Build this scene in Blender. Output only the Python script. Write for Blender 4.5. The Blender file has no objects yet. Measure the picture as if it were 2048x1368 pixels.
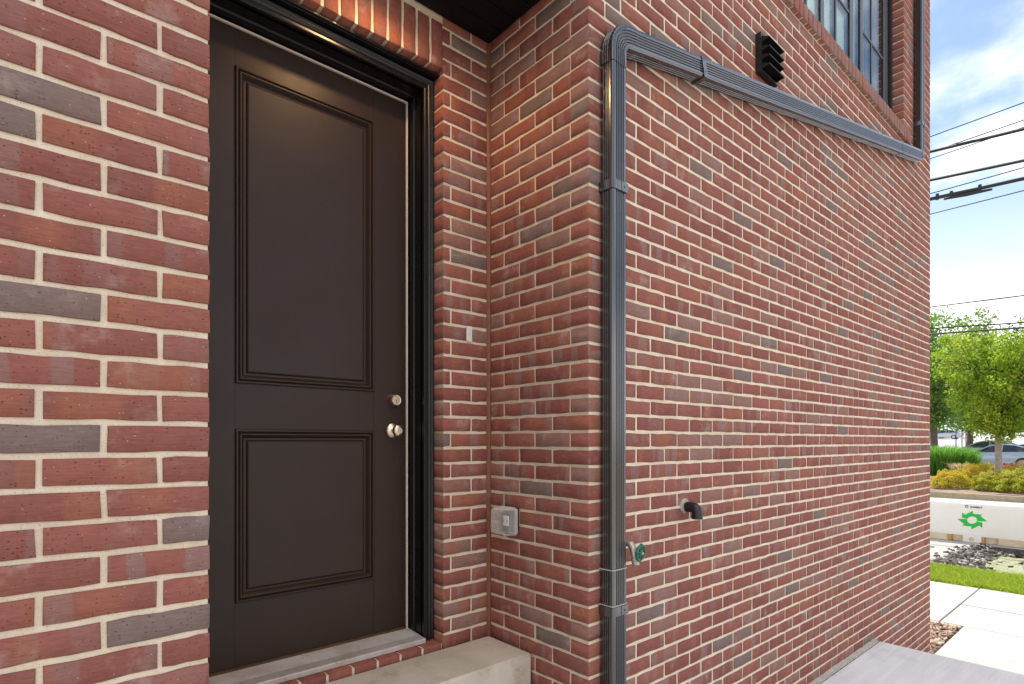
import bpy, math, random
import numpy as np
from math import radians, sin, cos, pi, sqrt
from mathutils import Vector, Matrix

S = bpy.context.scene
COL = S.collection
random.seed(7)
RNG = np.random.default_rng(11)

# ------------------------------------------------------------------ camera
CX, CY, CZ = -1.635, -1.435, 2.0
CA, SA = 0.656, 0.7547                      # optical axis along +x (CA) and +y (SA)
cam_d = bpy.data.cameras.new('camera'); cam = bpy.data.objects.new('camera', cam_d); COL.objects.link(cam)
cam_d.sensor_width = 36; cam_d.lens = 1128 / 2048 * 36; cam_d.shift_y = 198 / 2048
cam_d.clip_start = 0.05; cam_d.clip_end = 2000
cam.location = (CX, CY, CZ)
cam.rotation_euler = (pi / 2, 0, math.atan2(SA, CA) - pi / 2)
S.camera = cam

# ------------------------------------------------------------------ sky, sun, exposure
SUN_AZ = math.atan2(0.62, 0.78)             # direction to the sun, from +x towards +y
SUN_EL = radians(56)
W = bpy.data.worlds.new('World'); S.world = W; W.use_nodes = True
nt = W.node_tree; nt.nodes.clear()
def wn(t, **k):
    n = nt.nodes.new(t)
    for a, b in k.items(): setattr(n, a, b)
    return n
sky = wn('ShaderNodeTexSky', sky_type='NISHITA', sun_disc=False, sun_elevation=SUN_EL, sun_rotation=pi / 2 - SUN_AZ,
         altitude=100, air_density=1.0, dust_density=0.6, ozone_density=2.5)
bg = wn('ShaderNodeBackground'); bg.inputs[1].default_value = 0.10
wo = wn('ShaderNodeOutputWorld')
tc = wn('ShaderNodeTexCoord')
sep = wn('ShaderNodeSeparateXYZ'); nt.links.new(tc.outputs['Generated'], sep.inputs[0])
def wm(op, a, b=None, c=None, clamp=False):
    n = wn('ShaderNodeMath', operation=op, use_clamp=clamp)
    for i, v in enumerate((a, b, c)):
        if v is None: continue
        if isinstance(v, (int, float)): n.inputs[i].default_value = v
        else: nt.links.new(v, n.inputs[i])
    return n.outputs[0]
zz = wm('ADD', wm('MAXIMUM', sep.outputs[2], 0.0), 0.12)
comb = wn('ShaderNodeCombineXYZ')
nt.links.new(wm('DIVIDE', sep.outputs[0], zz), comb.inputs[0]); nt.links.new(wm('DIVIDE', sep.outputs[1], zz), comb.inputs[1])
mp = wn('ShaderNodeMapping'); mp.inputs[1].default_value = (73.4, 4.1, 0.0); mp.inputs[3].default_value = (1.0, 1.0, 1.0)  # offset picked so unseen sky holds bright cloud for the downspout to reflect
nt.links.new(comb.outputs[0], mp.inputs[0])
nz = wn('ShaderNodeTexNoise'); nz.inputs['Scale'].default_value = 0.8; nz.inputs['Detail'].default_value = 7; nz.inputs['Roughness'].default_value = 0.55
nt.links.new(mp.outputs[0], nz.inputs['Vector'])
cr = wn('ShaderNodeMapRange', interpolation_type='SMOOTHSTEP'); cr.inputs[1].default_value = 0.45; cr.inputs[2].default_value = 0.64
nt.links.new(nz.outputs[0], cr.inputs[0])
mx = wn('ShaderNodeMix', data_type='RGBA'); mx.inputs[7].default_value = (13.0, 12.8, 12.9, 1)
hz = wn('ShaderNodeMapRange', interpolation_type='SMOOTHSTEP')      # milky air towards the horizon, the same all round
hz.inputs[1].default_value = 0.42; hz.inputs[2].default_value = 0.06; hz.inputs[3].default_value = 0.0; hz.inputs[4].default_value = 0.85
nt.links.new(sep.outputs[2], hz.inputs[0])
mh = wn('ShaderNodeMix', data_type='RGBA'); mh.inputs[7].default_value = (7.6, 7.7, 8.2, 1)
nt.links.new(hz.outputs[0], mh.inputs[0]); nt.links.new(sky.outputs[0], mh.inputs[6])
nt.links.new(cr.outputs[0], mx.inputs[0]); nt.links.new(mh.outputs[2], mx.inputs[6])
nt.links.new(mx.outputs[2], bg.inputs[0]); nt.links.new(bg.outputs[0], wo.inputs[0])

sl = bpy.data.lights.new('sun', 'SUN'); sl.energy = 3.6; sl.angle = radians(0.6); sl.color = (1.0, 0.95, 0.87)
sun = bpy.data.objects.new('sun', sl); COL.objects.link(sun)
sd = Vector((cos(SUN_EL) * cos(SUN_AZ), cos(SUN_EL) * sin(SUN_AZ), sin(SUN_EL)))
sun.rotation_euler = sd.to_track_quat('Z', 'Y').to_euler(); sun.location = sd * 60

vs = S.view_settings
S.display_settings.display_device = 'sRGB'
vs.view_transform = 'Standard'; vs.look = 'None'; vs.gamma = 1.0; vs.exposure = 0.90
S.render.engine = 'CYCLES'
S.cycles.use_denoising = True
try: S.cycles.denoiser = 'OPENIMAGEDENOISE'
except Exception: pass
S.cycles.max_bounces = 8; S.cycles.diffuse_bounces = 4; S.cycles.glossy_bounces = 4
S.cycles.transparent_max_bounces = 12; S.cycles.caustics_reflective = False; S.cycles.caustics_refractive = False

# ------------------------------------------------------------------ material helpers
class NT:
    def __init__(s, name, rough=0.6, base=(.5, .5, .5), metal=0.0, spec=0.5):
        s.m = bpy.data.materials.new(name); s.m.use_nodes = True
        s.t = s.m.node_tree; s.b = s.t.nodes['Principled BSDF']
        s.b.inputs['Base Color'].default_value = (*base, 1); s.b.inputs['Roughness'].default_value = rough
        s.b.inputs['Metallic'].default_value = metal; s.b.inputs['Specular IOR Level'].default_value = spec
    def n(s, t, **k):
        n = s.t.nodes.new(t)
        for a, b in k.items(): setattr(n, a, b)
        return n
    def l(s, a, b): s.t.links.new(a, b)
    def val(s, inp, v):
        if isinstance(v, (int, float)): inp.default_value = v
        elif isinstance(v, tuple): inp.default_value = v if len(v) == len(inp.default_value) else (*v, 1)
        else: s.l(v, inp)
    def math(s, op, a, b=None, c=None, clamp=False):
        n = s.n('ShaderNodeMath', operation=op, use_clamp=clamp)
        for i, v in enumerate((a, b, c)):
            if v is not None: s.val(n.inputs[i], v)
        return n.outputs[0]
    def vmath(s, op, a, b):
        n = s.n('ShaderNodeVectorMath', operation=op); s.val(n.inputs[0], a); s.val(n.inputs[1], b); return n.outputs[0]
    def obj(s): return s.n('ShaderNodeTexCoord').outputs['Object']
    def noise(s, vec, scale, detail=3, rough=0.5):
        n = s.n('ShaderNodeTexNoise'); n.inputs['Scale'].default_value = scale; n.inputs['Detail'].default_value = detail
        n.inputs['Roughness'].default_value = rough; s.l(vec, n.inputs['Vector']); return n.outputs[0]
    def vor(s, vec, scale):
        n = s.n('ShaderNodeTexVoronoi'); n.inputs['Scale'].default_value = scale; s.l(vec, n.inputs['Vector']); return n
    def ramp(s, v, a, b, lo=0.0, hi=1.0, smooth=True):
        n = s.n('ShaderNodeMapRange', interpolation_type='SMOOTHSTEP' if smooth else 'LINEAR')
        s.val(n.inputs[0], v); n.inputs[1].default_value = a; n.inputs[2].default_value = b
        n.inputs[3].default_value = lo; n.inputs[4].default_value = hi; return n.outputs[0]
    def mix(s, f, a, b, blend='MIX'):
        n = s.n('ShaderNodeMix', data_type='RGBA', blend_type=blend)
        s.val(n.inputs[0], f); s.val(n.inputs[6], a); s.val(n.inputs[7], b); return n.outputs[2]
    def bump(s, h, strength=0.3, dist=0.002, prev=None):
        n = s.n('ShaderNodeBump'); n.inputs['Strength'].default_value = strength; n.inputs['Distance'].default_value = dist
        s.l(h, n.inputs['Height'])
        if prev is not None: s.l(prev, n.inputs['Normal'])
        return n.outputs[0]
    def done(s, color=None, normal=None, rough=None):
        if color is not None: s.val(s.b.inputs['Base Color'], color)
        if normal is not None: s.l(normal, s.b.inputs['Normal'])
        if rough is not None: s.val(s.b.inputs['Roughness'], rough)
        return s.m

def speckle(name, c1, c2, scale, rough=0.8, bump=0.3, bdist=0.003, fine=60, c3=None, spec=0.3):
    s = NT(name, rough, c1, spec=spec); o = s.obj()
    col = s.mix(s.ramp(s.noise(o, scale, 5, .6), .32, .68), c1, c2)
    if c3: col = s.mix(s.ramp(s.noise(o, fine, 2), .52, .72), col, c3)
    return s.done(col, s.bump(s.noise(o, fine, 4, .6), bump, bdist))

def make_brick_mat(name, tint=None):
    s = NT(name, 0.85, spec=0.25)
    oi = s.n('ShaderNodeObjectInfo'); at = s.n('ShaderNodeAttribute', attribute_name='tone')
    add = s.vmath('ADD', oi.outputs['Color'], at.outputs['Color'])
    sp = s.n('ShaderNodeSeparateXYZ'); s.l(add, sp.inputs[0])
    R, G, B = sp.outputs
    o = s.obj()
    off = s.n('ShaderNodeCombineXYZ'); s.l(s.math('MULTIPLY', G, 91.0), off.inputs[0]); s.l(s.math('MULTIPLY', B, 57.0), off.inputs[1]); s.l(s.math('MULTIPLY', G, 33.0), off.inputs[2])
    p = s.vmath('ADD', o, off.outputs[0])
    # firing tone: red body, a few brown grey bricks, a few orange ones
    body = s.mix(s.ramp(R, .05, .80, smooth=False), (.235, .082, .064), (.300, .108, .078))
    body = s.mix(s.ramp(R, .80, .86), body, (.27, .145, .115))
    grey = s.ramp(R, .935, .945)
    body = s.mix(grey, body, (.200, .140, .120))
    # flashed vertical bands along the brick
    px = s.n('ShaderNodeVectorMath', operation='MULTIPLY'); s.l(p, px.inputs[0]); px.inputs[1].default_value = (1.0, 0.02, 0.10)
    band = s.noise(px.outputs[0], 17, 1.0, .4)
    bandm = s.math('MULTIPLY', s.ramp(band, .53, .58), s.math('MULTIPLY', s.ramp(B, .15, .9), 0.72))
    bandm = s.math('MULTIPLY', bandm, s.math('SUBTRACT', 1.0, grey))
    body = s.mix(bandm, body, (.262, .165, .145))
    orange = s.noise(px.outputs[0], 11, 0.0)
    body = s.mix(s.math('MULTIPLY', s.ramp(orange, .62, .72), s.math('SUBTRACT', .55, s.math('MULTIPLY', grey, .45))), body, (.33, .125, .065))
    # mottling, pits, lime specks
    mot = s.noise(p, 55, 5, .65)
    body = s.mix(s.ramp(mot, .30, .72, 0.0, 0.55), body, s.mix(1.0, body, (1.28, 1.25, 1.22), 'MULTIPLY'))
    st = s.n('ShaderNodeVectorMath', operation='MULTIPLY'); s.l(p, st.inputs[0]); st.inputs[1].default_value = (1.0, 1.0, 1.7)
    v1 = s.vor(st.outputs[0], 150)
    sel = s.n('ShaderNodeSeparateColor'); s.l(v1.outputs['Color'], sel.inputs[0])
    pit = s.math('MULTIPLY', s.ramp(s.math('ADD', v1.outputs['Distance'], s.math('MULTIPLY', sel.outputs[1], .16)), .16, .40, 1.0, 0.0), s.math('GREATER_THAN', s.math('ADD', sel.outputs[0], s.math('MULTIPLY', mot, .25)), .94))
    body = s.mix(s.math('MULTIPLY', pit, .7), body, (.055, .025, .02))
    v2 = s.vor(p, 150); sel2 = s.n('ShaderNodeSeparateColor'); s.l(v2.outputs['Color'], sel2.inputs[0])
    lime = s.math('MULTIPLY', s.ramp(v2.outputs['Distance'], .12, .26, 1.0, 0.0), s.math('GREATER_THAN', sel2.outputs[0], .962))
    body = s.mix(s.math('MULTIPLY', lime, .8), body, (.55, .43, .34))
    sm = s.ramp(s.noise(p, 9, 4, .7), .54, .78, 0.0, .50)
    body = s.mix(sm, body, (.50, .39, .33))
    wire = s.n('ShaderNodeVectorMath', operation='MULTIPLY'); s.l(p, wire.inputs[0]); wire.inputs[1].default_value = (28, 28, 420)
    drag = s.noise(wire.outputs[0], 1.0, 3, .6)
    body = s.mix(s.ramp(drag, .30, .70, .0, .55), s.mix(1.0, body, (.80, .78, .78), 'MULTIPLY'), s.mix(1.0, body, (1.16, 1.17, 1.18), 'MULTIPLY'))
    if tint: body = s.mix(1.0, body, tint, 'MULTIPLY')
    h = s.math('ADD', s.math('MULTIPLY', drag, .45), s.math('MULTIPLY', mot, .8))
    h = s.math('SUBTRACT', h, s.math('MULTIPLY', pit, .9))
    return s.done(body, s.bump(h, .8, .0028))

M = {}
M['brick'] = make_brick_mat('red flashed brick')
def make_mortar():
    s = NT('sand mortar', .92, spec=.2); o = s.obj()
    c = s.mix(s.ramp(s.noise(o, 14, 5, .6), .3, .7), (.71, .575, .41), (.81, .70, .535))
    c = s.mix(s.ramp(s.noise(o, 420, 2), .60, .75), c, (.40, .31, .20))
    c = s.mix(s.ramp(s.noise(o, 1.3, 3), .45, .75, 0, .35), c, (.52, .42, .30))
    h = s.math('ADD', s.noise(o, 330, 3, .7), s.math('MULTIPLY', s.noise(o, 70, 3), 1.2))
    return s.done(c, s.bump(h, .6, .0025))
M['mortar'] = make_mortar()
M['caulk'] = speckle('brown sealant', (.17, .062, .030), (.21, .080, .040), 30, .45, .25, .002, 90)
def painted(name, c, rough, bump=.05, fine=240, spec=.5):
    s = NT(name, rough, c, spec=spec); o = s.obj()
    r = s.ramp(s.noise(o, 3.5, 4, .6), .3, .7, rough * .88, min(1, rough * 1.15))
    return s.done(s.mix(s.ramp(s.noise(o, 9, 5, .7), .45, .8, 0, .25), c, tuple(min(1, v * 1.5 + .004) for v in c)), s.bump(s.noise(o, fine, 2), bump, .001), r)
M['door'] = painted('dark brown door paint', (.029, .0160, .0105), .40, .06, spec=.30)
M['trim'] = painted('black trim paint', (.0075, .0065, .006), .30, .04, spec=.4)
M['soffit'] = painted('black soffit', (.006, .0055, .005), .6, .05, spec=.2)
M['strip'] = NT('pale weatherstrip', .6, (.60, .52, .45)).m
def make_nickel():
    s = NT('satin nickel', .26, (.66, .54, .43), 1.0); o = s.obj()
    return s.done(None, s.bump(s.noise(o, 500, 2), .03, .0005))
M['nickel'] = make_nickel()
M['keyhole'] = NT('key slot', .6, (.02, .015, .012)).m
def make_alu():
    s = NT('worn aluminium sill', .45, (.5, .47, .44), .35); o = s.obj()
    c = s.mix(s.ramp(s.noise(o, 7, 5, .7), .35, .75), (.60, .56, .53), (.42, .35, .28))
    c = s.mix(s.ramp(s.noise(o, 120, 2), .66, .74), c, (.16, .11, .08))
    return s.done(c, s.bump(s.noise(o, 90, 3), .1, .001))
M['alu'] = make_alu()
M['sweep'] = speckle('brown door sweep', (.075, .040, .018), (.11, .06, .028), 20, .5, .2)
def make_concrete(name, c1, c2, stain=None, streak=False, sc=2.2):
    s = NT(name, .88, c1, spec=.25); o = s.obj()
    c = s.mix(s.ramp(s.noise(o, sc, 6, .65), .3, .7), c1, c2)
    if streak:
        v = s.n('ShaderNodeVectorMath', operation='MULTIPLY'); s.l(o, v.inputs[0]); v.inputs[1].default_value = (1.2, 14, 1)
        c = s.mix(s.ramp(s.noise(v.outputs[0], 1.3, 4, .6), .42, .68, 0, .6), c, tuple(min(1, k * 1.3) for k in c1))
    if stain: c = s.mix(s.ramp(s.noise(o, sc * 2.3, 5, .7), .52, .74, 0, .75), c, stain)
    c = s.mix(s.ramp(s.noise(o, 260, 2), .62, .8, 0, .5), c, tuple(k * .55 for k in c1))
    return s.done(c, s.bump(s.noise(o, 150, 4, .6), .22, .002))
M['step'] = make_concrete('tan concrete step', (.46, .40, .31), (.58, .52, .43), (.30, .23, .14), sc=3)
M['landing'] = make_concrete('grey broom finished concrete', (.70, .695, .67), (.80, .79, .76), (.60, .585, .55), True, 1.2)
M['walk'] = make_concrete('pale sidewalk concrete', (.36, .35, .335), (.40, .395, .38), (.31, .30, .28), sc=1.0)
M['street'] = make_concrete('dusty street concrete', (.33, .315, .29), (.39, .38, .355), (.26, .24, .21), sc=.8)
M['kerb'] = make_concrete('weathered tan kerb', (.36, .29, .18), (.46, .38, .26), (.22, .17, .10), sc=2)
M['kerb_white'] = make_concrete('pale kerb concrete', (.42, .40, .37), (.48, .46, .43), (.34, .31, .26), sc=2)
M['soil'] = speckle('brown soil', (.20, .14, .09), (.30, .22, .16), 2.5, .95, .6, .02, 30)
M['bark'] = speckle('pale grey bark', (.30, .25, .19), (.42, .37, .31), 9, .9, .7, .01, 60)
M['limb'] = speckle('dark limb bark', (.09, .07, .05), (.14, .11, .08), 9, .9, .5, .01, 60)
M['downspout'] = painted('dark bronze downspout enamel', (.016, .0155, .0155), .20, .002, 20)
M['downspout'].node_tree.nodes['Principled BSDF'].inputs['IOR'].default_value = 2.15
M['screw'] = NT('dull screw head', .4, (.05, .05, .05), .6).m
M['sealant_edge'] = NT('grey sealant bead', .5, (.5, .48, .45)).m
M['vent'] = painted('black vent plastic', (.010, .010, .010), .42, .05)
M['pvc'] = painted('black pipe plastic', (.012, .012, .012), .33, .05)
M['patch'] = speckle('crumbly mortar patch', (.55, .47, .38), (.40, .33, .26), 60, .95, 1.0, .004, 200)
M['smear'] = speckle('dirty mortar droppings', (.40, .35, .28), (.52, .47, .40), 30, .95, .8, .004, 160, c3=(.26, .21, .15))
M['brass'] = speckle('dull plated brass', (.56, .50, .43), (.36, .30, .24), 60, .38, .3, .001, 200)
M['brass'].node_tree.nodes['Principled BSDF'].inputs['Metallic'].default_value = .7
M['green_wheel'] = speckle('worn green enamel', (.010, .115, .065), (.02, .16, .09), 40, .35, .2, .001, 200, c3=(.16, .15, .11))
M['frame'] = painted('dark window frame', (.018, .021, .026), .30, .03)
def make_glass():
    s = NT('window glass', .02, (.9, .95, .93)); tr = s.n('ShaderNodeBsdfTransparent'); tr.inputs[0].default_value = (.86, .93, .89, 1)
    gl = s.n('ShaderNodeBsdfGlossy'); gl.inputs['Roughness'].default_value = .015
    lw = s.n('ShaderNodeLayerWeight'); lw.inputs[0].default_value = .5; ms = s.n('ShaderNodeMixShader')
    b = s.bump(s.noise(s.obj(), 3.0, 2), .02, .02); s.l(b, gl.inputs['Normal'])
    s.l(s.math('ADD', .05, s.math('MULTIPLY', s.math('POWER', lw.outputs['Facing'], 4.0), .75)), ms.inputs[0]); s.l(tr.outputs[0], ms.inputs[1]); s.l(gl.outputs[0], ms.inputs[2]); s.l(ms.outputs[0], s.t.nodes['Material Output'].inputs[0])
    return s.m
M['glass'] = make_glass()
M['blind'] = NT('white blind', .8, (.80, .80, .80)).m
def make_clear():
    s = NT('clear cover plastic', .22, (.80, .77, .73)); tr = s.n('ShaderNodeBsdfTransparent'); tr.inputs[0].default_value = (.97, .96, .94, 1)
    ms = s.n('ShaderNodeMixShader'); lw = s.n('ShaderNodeLayerWeight'); lw.inputs[0].default_value = .5
    s.l(s.math('ADD', s.math('MULTIPLY', s.math('POWER', lw.outputs['Facing'], 1.6), .85), s.ramp(s.noise(s.obj(), 30, 3, .6), .35, .75, .06, .13), clamp=True), ms.inputs[0])
    s.l(tr.outputs[0], ms.inputs[1]); s.l(s.b.outputs[0], ms.inputs[2]); s.l(ms.outputs[0], s.t.nodes['Material Output'].inputs[0])
    return s.m
M['clear'] = make_clear()
M['grey_plastic'] = NT('pale grey plastic', .5, (.50, .47, .44)).m
M['shaded_plastic'] = NT('shaded grey plastic', .5, (.16, .155, .15)).m  # shade inside the outlet cover, put into a darker grey
M['white_plastic'] = NT('white plastic', .4, (.78, .76, .73)).m
M['gasket'] = NT('black gasket', .7, (.012, .012, .012)).m
M['tape'] = speckle('white tape', (.72, .70, .66), (.64, .62, .58), 50, .6, .1)
def make_barrier():
    s = NT('white barrier plastic', .45, (.78, .76, .71)); o = s.obj()
    sp = s.n('ShaderNodeSeparateXYZ'); s.l(o, sp.inputs[0])
    c = s.mix(s.ramp(s.noise(o, 3, 4), .4, .8, 0, .4), (.80, .78, .74), (.72, .69, .62))
    return s.done(c, s.bump(s.noise(o, 18, 2), .1, .004))
M['barrier'] = make_barrier()
M['barrier_foot'] = speckle('stained barrier foot', (.62, .50, .32), (.72, .64, .50), 5, .6, .2, .003, 60, c3=(.45, .28, .10))
M['rust_foot'] = speckle('rusty orange stain', (.48, .26, .06), (.58, .36, .12), 8, .7, .2)
M['logo'] = NT('green printed logo', .5, (.004, .45, .055)).m
M['ink'] = NT('black print', .5, (.012, .012, .012)).m
def leaf_mat(name, c1, c2, c3=None, trans=.5):
    s = NT(name, .55, c1, spec=.3)
    at = s.n('ShaderNodeAttribute', attribute_name='tone'); sp = s.n('ShaderNodeSeparateColor'); s.l(at.outputs['Color'], sp.inputs[0])
    c = s.mix(sp.outputs[0], c1, c2)
    if c3: c = s.mix(s.ramp(sp.outputs[1], .70, .85), c, c3)
    s.val(s.b.inputs['Base Color'], c)
    tr = s.n('ShaderNodeBsdfTranslucent'); s.l(c, tr.inputs[0])
    ms = s.n('ShaderNodeMixShader'); ms.inputs[0].default_value = trans
    s.l(s.b.outputs[0], ms.inputs[1]); s.l(tr.outputs[0], ms.inputs[2]); s.l(ms.outputs[0], s.t.nodes['Material Output'].inputs[0])
    return s.m
M['leaf_lime'] = leaf_mat('lime green leaves', (.20, .34, .025), (.34, .47, .04), (.52, .54, .08), .6)
M['leaf_mid'] = leaf_mat('mid green leaves', (.13, .25, .045), (.22, .36, .06), None, .55)
M['leaf_dark'] = leaf_mat('deep green leaves', (.035, .085, .03), (.07, .13, .04))
M['leaf_gold'] = leaf_mat('golden shrub leaves', (.42, .40, .03), (.68, .54, .06), (.72, .38, .10))
M['leaf_olive'] = leaf_mat('olive shrub leaves', (.33, .38, .03), (.52, .52, .06), (.58, .40, .12))
M['leaf_red'] = leaf_mat('pink red blossom and leaves', (.14, .18, .04), (.55, .05, .08), (.62, .10, .16), .3)
M['reed'] = leaf_mat('tall green grass blades', (.13, .32, .05), (.22, .45, .07), None, .6)
M['tan_reed'] = leaf_mat('dry tan grass blades', (.45, .36, .20), (.55, .46, .28))
M['lawn'] = leaf_mat('bright lawn blades', (.22, .36, .016), (.36, .50, .03), (.50, .48, .10))
M['chips'] = leaf_mat('wood mulch chips', (.18, .105, .07), (.34, .23, .17), (.48, .38, .30), .0)
M['rubble'] = leaf_mat('broken asphalt rubble', (.045, .04, .035), (.13, .115, .10), (.33, .30, .26), .0)
M['asphalt'] = speckle('broken asphalt face', (.055, .052, .05), (.13, .12, .11), 9, .95, 1.0, .02, 40)
M['pit'] = speckle('greenish gravel bed', (.24, .27, .13), (.34, .34, .23), 3.5, .95, .8, .02, 30, c3=(.15, .17, .08))
M['wire'] = NT('black cable jacket', .6, (.014, .016, .014)).m
M['lamp_post'] = NT('black post paint', .4, (.012, .013, .012)).m
def car_paint(name, c, met=.6):
    s = NT(name, .30, c, met); s.b.inputs['Coat Weight'].default_value = .8; s.b.inputs['Coat Roughness'].default_value = .05
    return s.m
M['car_blue'] = car_paint('slate blue car paint', (.40, .46, .54), .35)
M['car_silver'] = car_paint('silver car paint', (.50, .52, .54))
M['car_navy'] = car_paint('navy car paint', (.03, .04, .11))
M['car_dark'] = car_paint('charcoal car paint', (.03, .032, .035))
M['car_glass'] = NT('tinted car glass', .04, (.03, .035, .045), spec=.8).m
M['tyre'] = NT('tyre rubber', .85, (.015, .015, .015)).m
M['rim'] = NT('alloy rim', .3, (.45, .45, .46), .9).m
M['chrome'] = NT('bright trim', .15, (.7, .7, .72), 1.0).m
def lampglow():
    s = NT('warm downlight lens', .5, (.9, .85, .75)); s.b.inputs['Emission Color'].default_value = (1.0, .62, .30, 1); s.b.inputs['Emission Strength'].default_value = 6
    return s.m
M['glow'] = lampglow()

# ------------------------------------------------------------------ mesh helpers
def link(name, me, mat=None, parent=None):
    o = bpy.data.objects.new(name, me); COL.objects.link(o)
    if mat is not None and me is not None and not me.materials: me.materials.append(M[mat] if isinstance(mat, str) else mat)
    if parent is not None: o.parent = parent
    return o
def tag(o, label=None, cat=None, group=None, kind=None):
    if label: o['label'] = label
    if cat: o['category'] = cat
    if group: o['group'] = group
    if kind: o['kind'] = kind
    return o
def empty(name, loc, label, cat, group=None):
    o = bpy.data.objects.new(name, None); COL.objects.link(o); o.location = loc; o.empty_display_size = .1
    bpy.context.view_layer.update()
    return tag(o, label, cat, group)
class MB:
    """collects faces; build() links them as one mesh object, in world coordinates (minus the parent's origin)"""
    def __init__(s): s.v = []; s.f = []; s.mi = []
    def add(s, vs, fs):
        k = len(s.v); s.v += [tuple(p) for p in vs]; s.f += [tuple(i + k for i in f) for f in fs]; return s
    def box(s, x0, x1, y0, y1, z0, z1, bev=0.0):
        if bev <= 0:
            return s.add([(x0, y0, z0), (x1, y0, z0), (x1, y1, z0), (x0, y1, z0), (x0, y0, z1), (x1, y0, z1), (x1, y1, z1), (x0, y1, z1)],
                         [(0, 3, 2, 1), (4, 5, 6, 7), (0, 1, 5, 4), (1, 2, 6, 5), (2, 3, 7, 6), (3, 0, 4, 7)])
        b = bev; rings = []
        for z, i in ((z0, b), (z0 + b, 0), (z1 - b, 0), (z1, b)):
            rings.append([(x0 + i + b * (0 if i else 1), y0 + i, z), (x1 - i - b * (0 if i else 1), y0 + i, z), (x1 - i, y0 + i + b * (0 if i else 1), z), (x1 - i, y1 - i - b * (0 if i else 1), z),
                          (x1 - i - b * (0 if i else 1), y1 - i, z), (x0 + i + b * (0 if i else 1), y1 - i, z), (x0 + i, y1 - i - b * (0 if i else 1), z), (x0 + i, y0 + i + b * (0 if i else 1), z)])
        return s.loft(rings)
    def loft(s, rings, cap=True, closed=True):
        k = len(s.v); n = len(rings[0])
        for r in rings: s.v += [tuple(p) for p in r]
        for i in range(len(rings) - 1):
            for j in range(n if closed else n - 1):
                a = k + i * n + j; b = k + i * n + (j + 1) % n
                s.f.append((a, b, b + n, a + n))
        if cap:
            s.f.append(tuple(range(k + n - 1, k - 1, -1))); s.f.append(tuple(range(k + (len(rings) - 1) * n, k + len(rings) * n)))
        return s
    def tube(s, pts, r, n=8, cap=True):
        pts = [Vector(p) for p in pts]; rr = r if isinstance(r, (list, tuple)) else [r] * len(pts); rings = []
        up = None
        for i, p in enumerate(pts):
            t = (pts[min(i + 1, len(pts) - 1)] - pts[max(i - 1, 0)]).normalized()
            if up is None: up = Vector((0, 0, 1)) if abs(t.z) < .9 else Vector((1, 0, 0))
            a = t.cross(up).normalized(); up = a.cross(t).normalized()
            rings.append([p + rr[i] * (cos(2 * pi * j / n) * a + sin(2 * pi * j / n) * up) for j in range(n)])
        return s.loft(rings, cap)
    def lathe(s, origin, axis, prof, n=24):
        """prof: (distance along the axis, radius)"""
        o = Vector(origin); t = Vector(axis).normalized(); up = Vector((0, 0, 1)) if abs(t.z) < .9 else Vector((1, 0, 0))
        a = t.cross(up).normalized(); b = a.cross(t).normalized()
        return s.loft([[o + t * d + max(r, 1e-5) * (cos(2 * pi * j / n) * a + sin(2 * pi * j / n) * b) for j in range(n)] for d, r in prof])
    def mesh(s, name, org=(0, 0, 0)):
        me = bpy.data.meshes.new(name)
        me.from_pydata([(p[0] - org[0], p[1] - org[1], p[2] - org[2]) for p in s.v], [], s.f); me.update(); return me
    def build(s, name, mat, parent=None, smooth=None, org=None):
        if org is None: org = tuple(parent.matrix_world.translation) if parent is not None else (0, 0, 0)
        me = s.mesh(name, org)
        # consistent outward normals
        import bmesh
        bm = bmesh.new(); bm.from_mesh(me); bmesh.ops.recalc_face_normals(bm, faces=bm.faces[:]); bm.to_mesh(me); bm.free()
        o = link(name, me, mat, parent)
        if parent is None and org != (0, 0, 0): o.location = org
        if smooth:
            me.shade_smooth()
            me.set_sharp_from_angle(angle=radians(smooth))
        return o
def tones(me, per_vert):
    a = me.attributes.new('tone', 'FLOAT_COLOR', 'POINT'); a.data.foreach_set('color', np.asarray(per_vert, dtype=np.float32).ravel())
def fastmesh(name, V, F, tone=None):
    """V (n,3) array, F (m,k) array of equal-size faces"""
    me = bpy.data.meshes.new(name); V = np.asarray(V, np.float32); F = np.asarray(F, np.int32)
    me.vertices.add(len(V)); me.vertices.foreach_set('co', V.ravel())
    k = F.shape[1]; me.loops.add(F.size); me.loops.foreach_set('vertex_index', F.ravel())
    me.polygons.add(len(F)); me.polygons.foreach_set('loop_start', np.arange(0, F.size, k, dtype=np.int32))
    me.update(calc_edges=True)
    if tone is not None: tones(me, tone)
    return me

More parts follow.
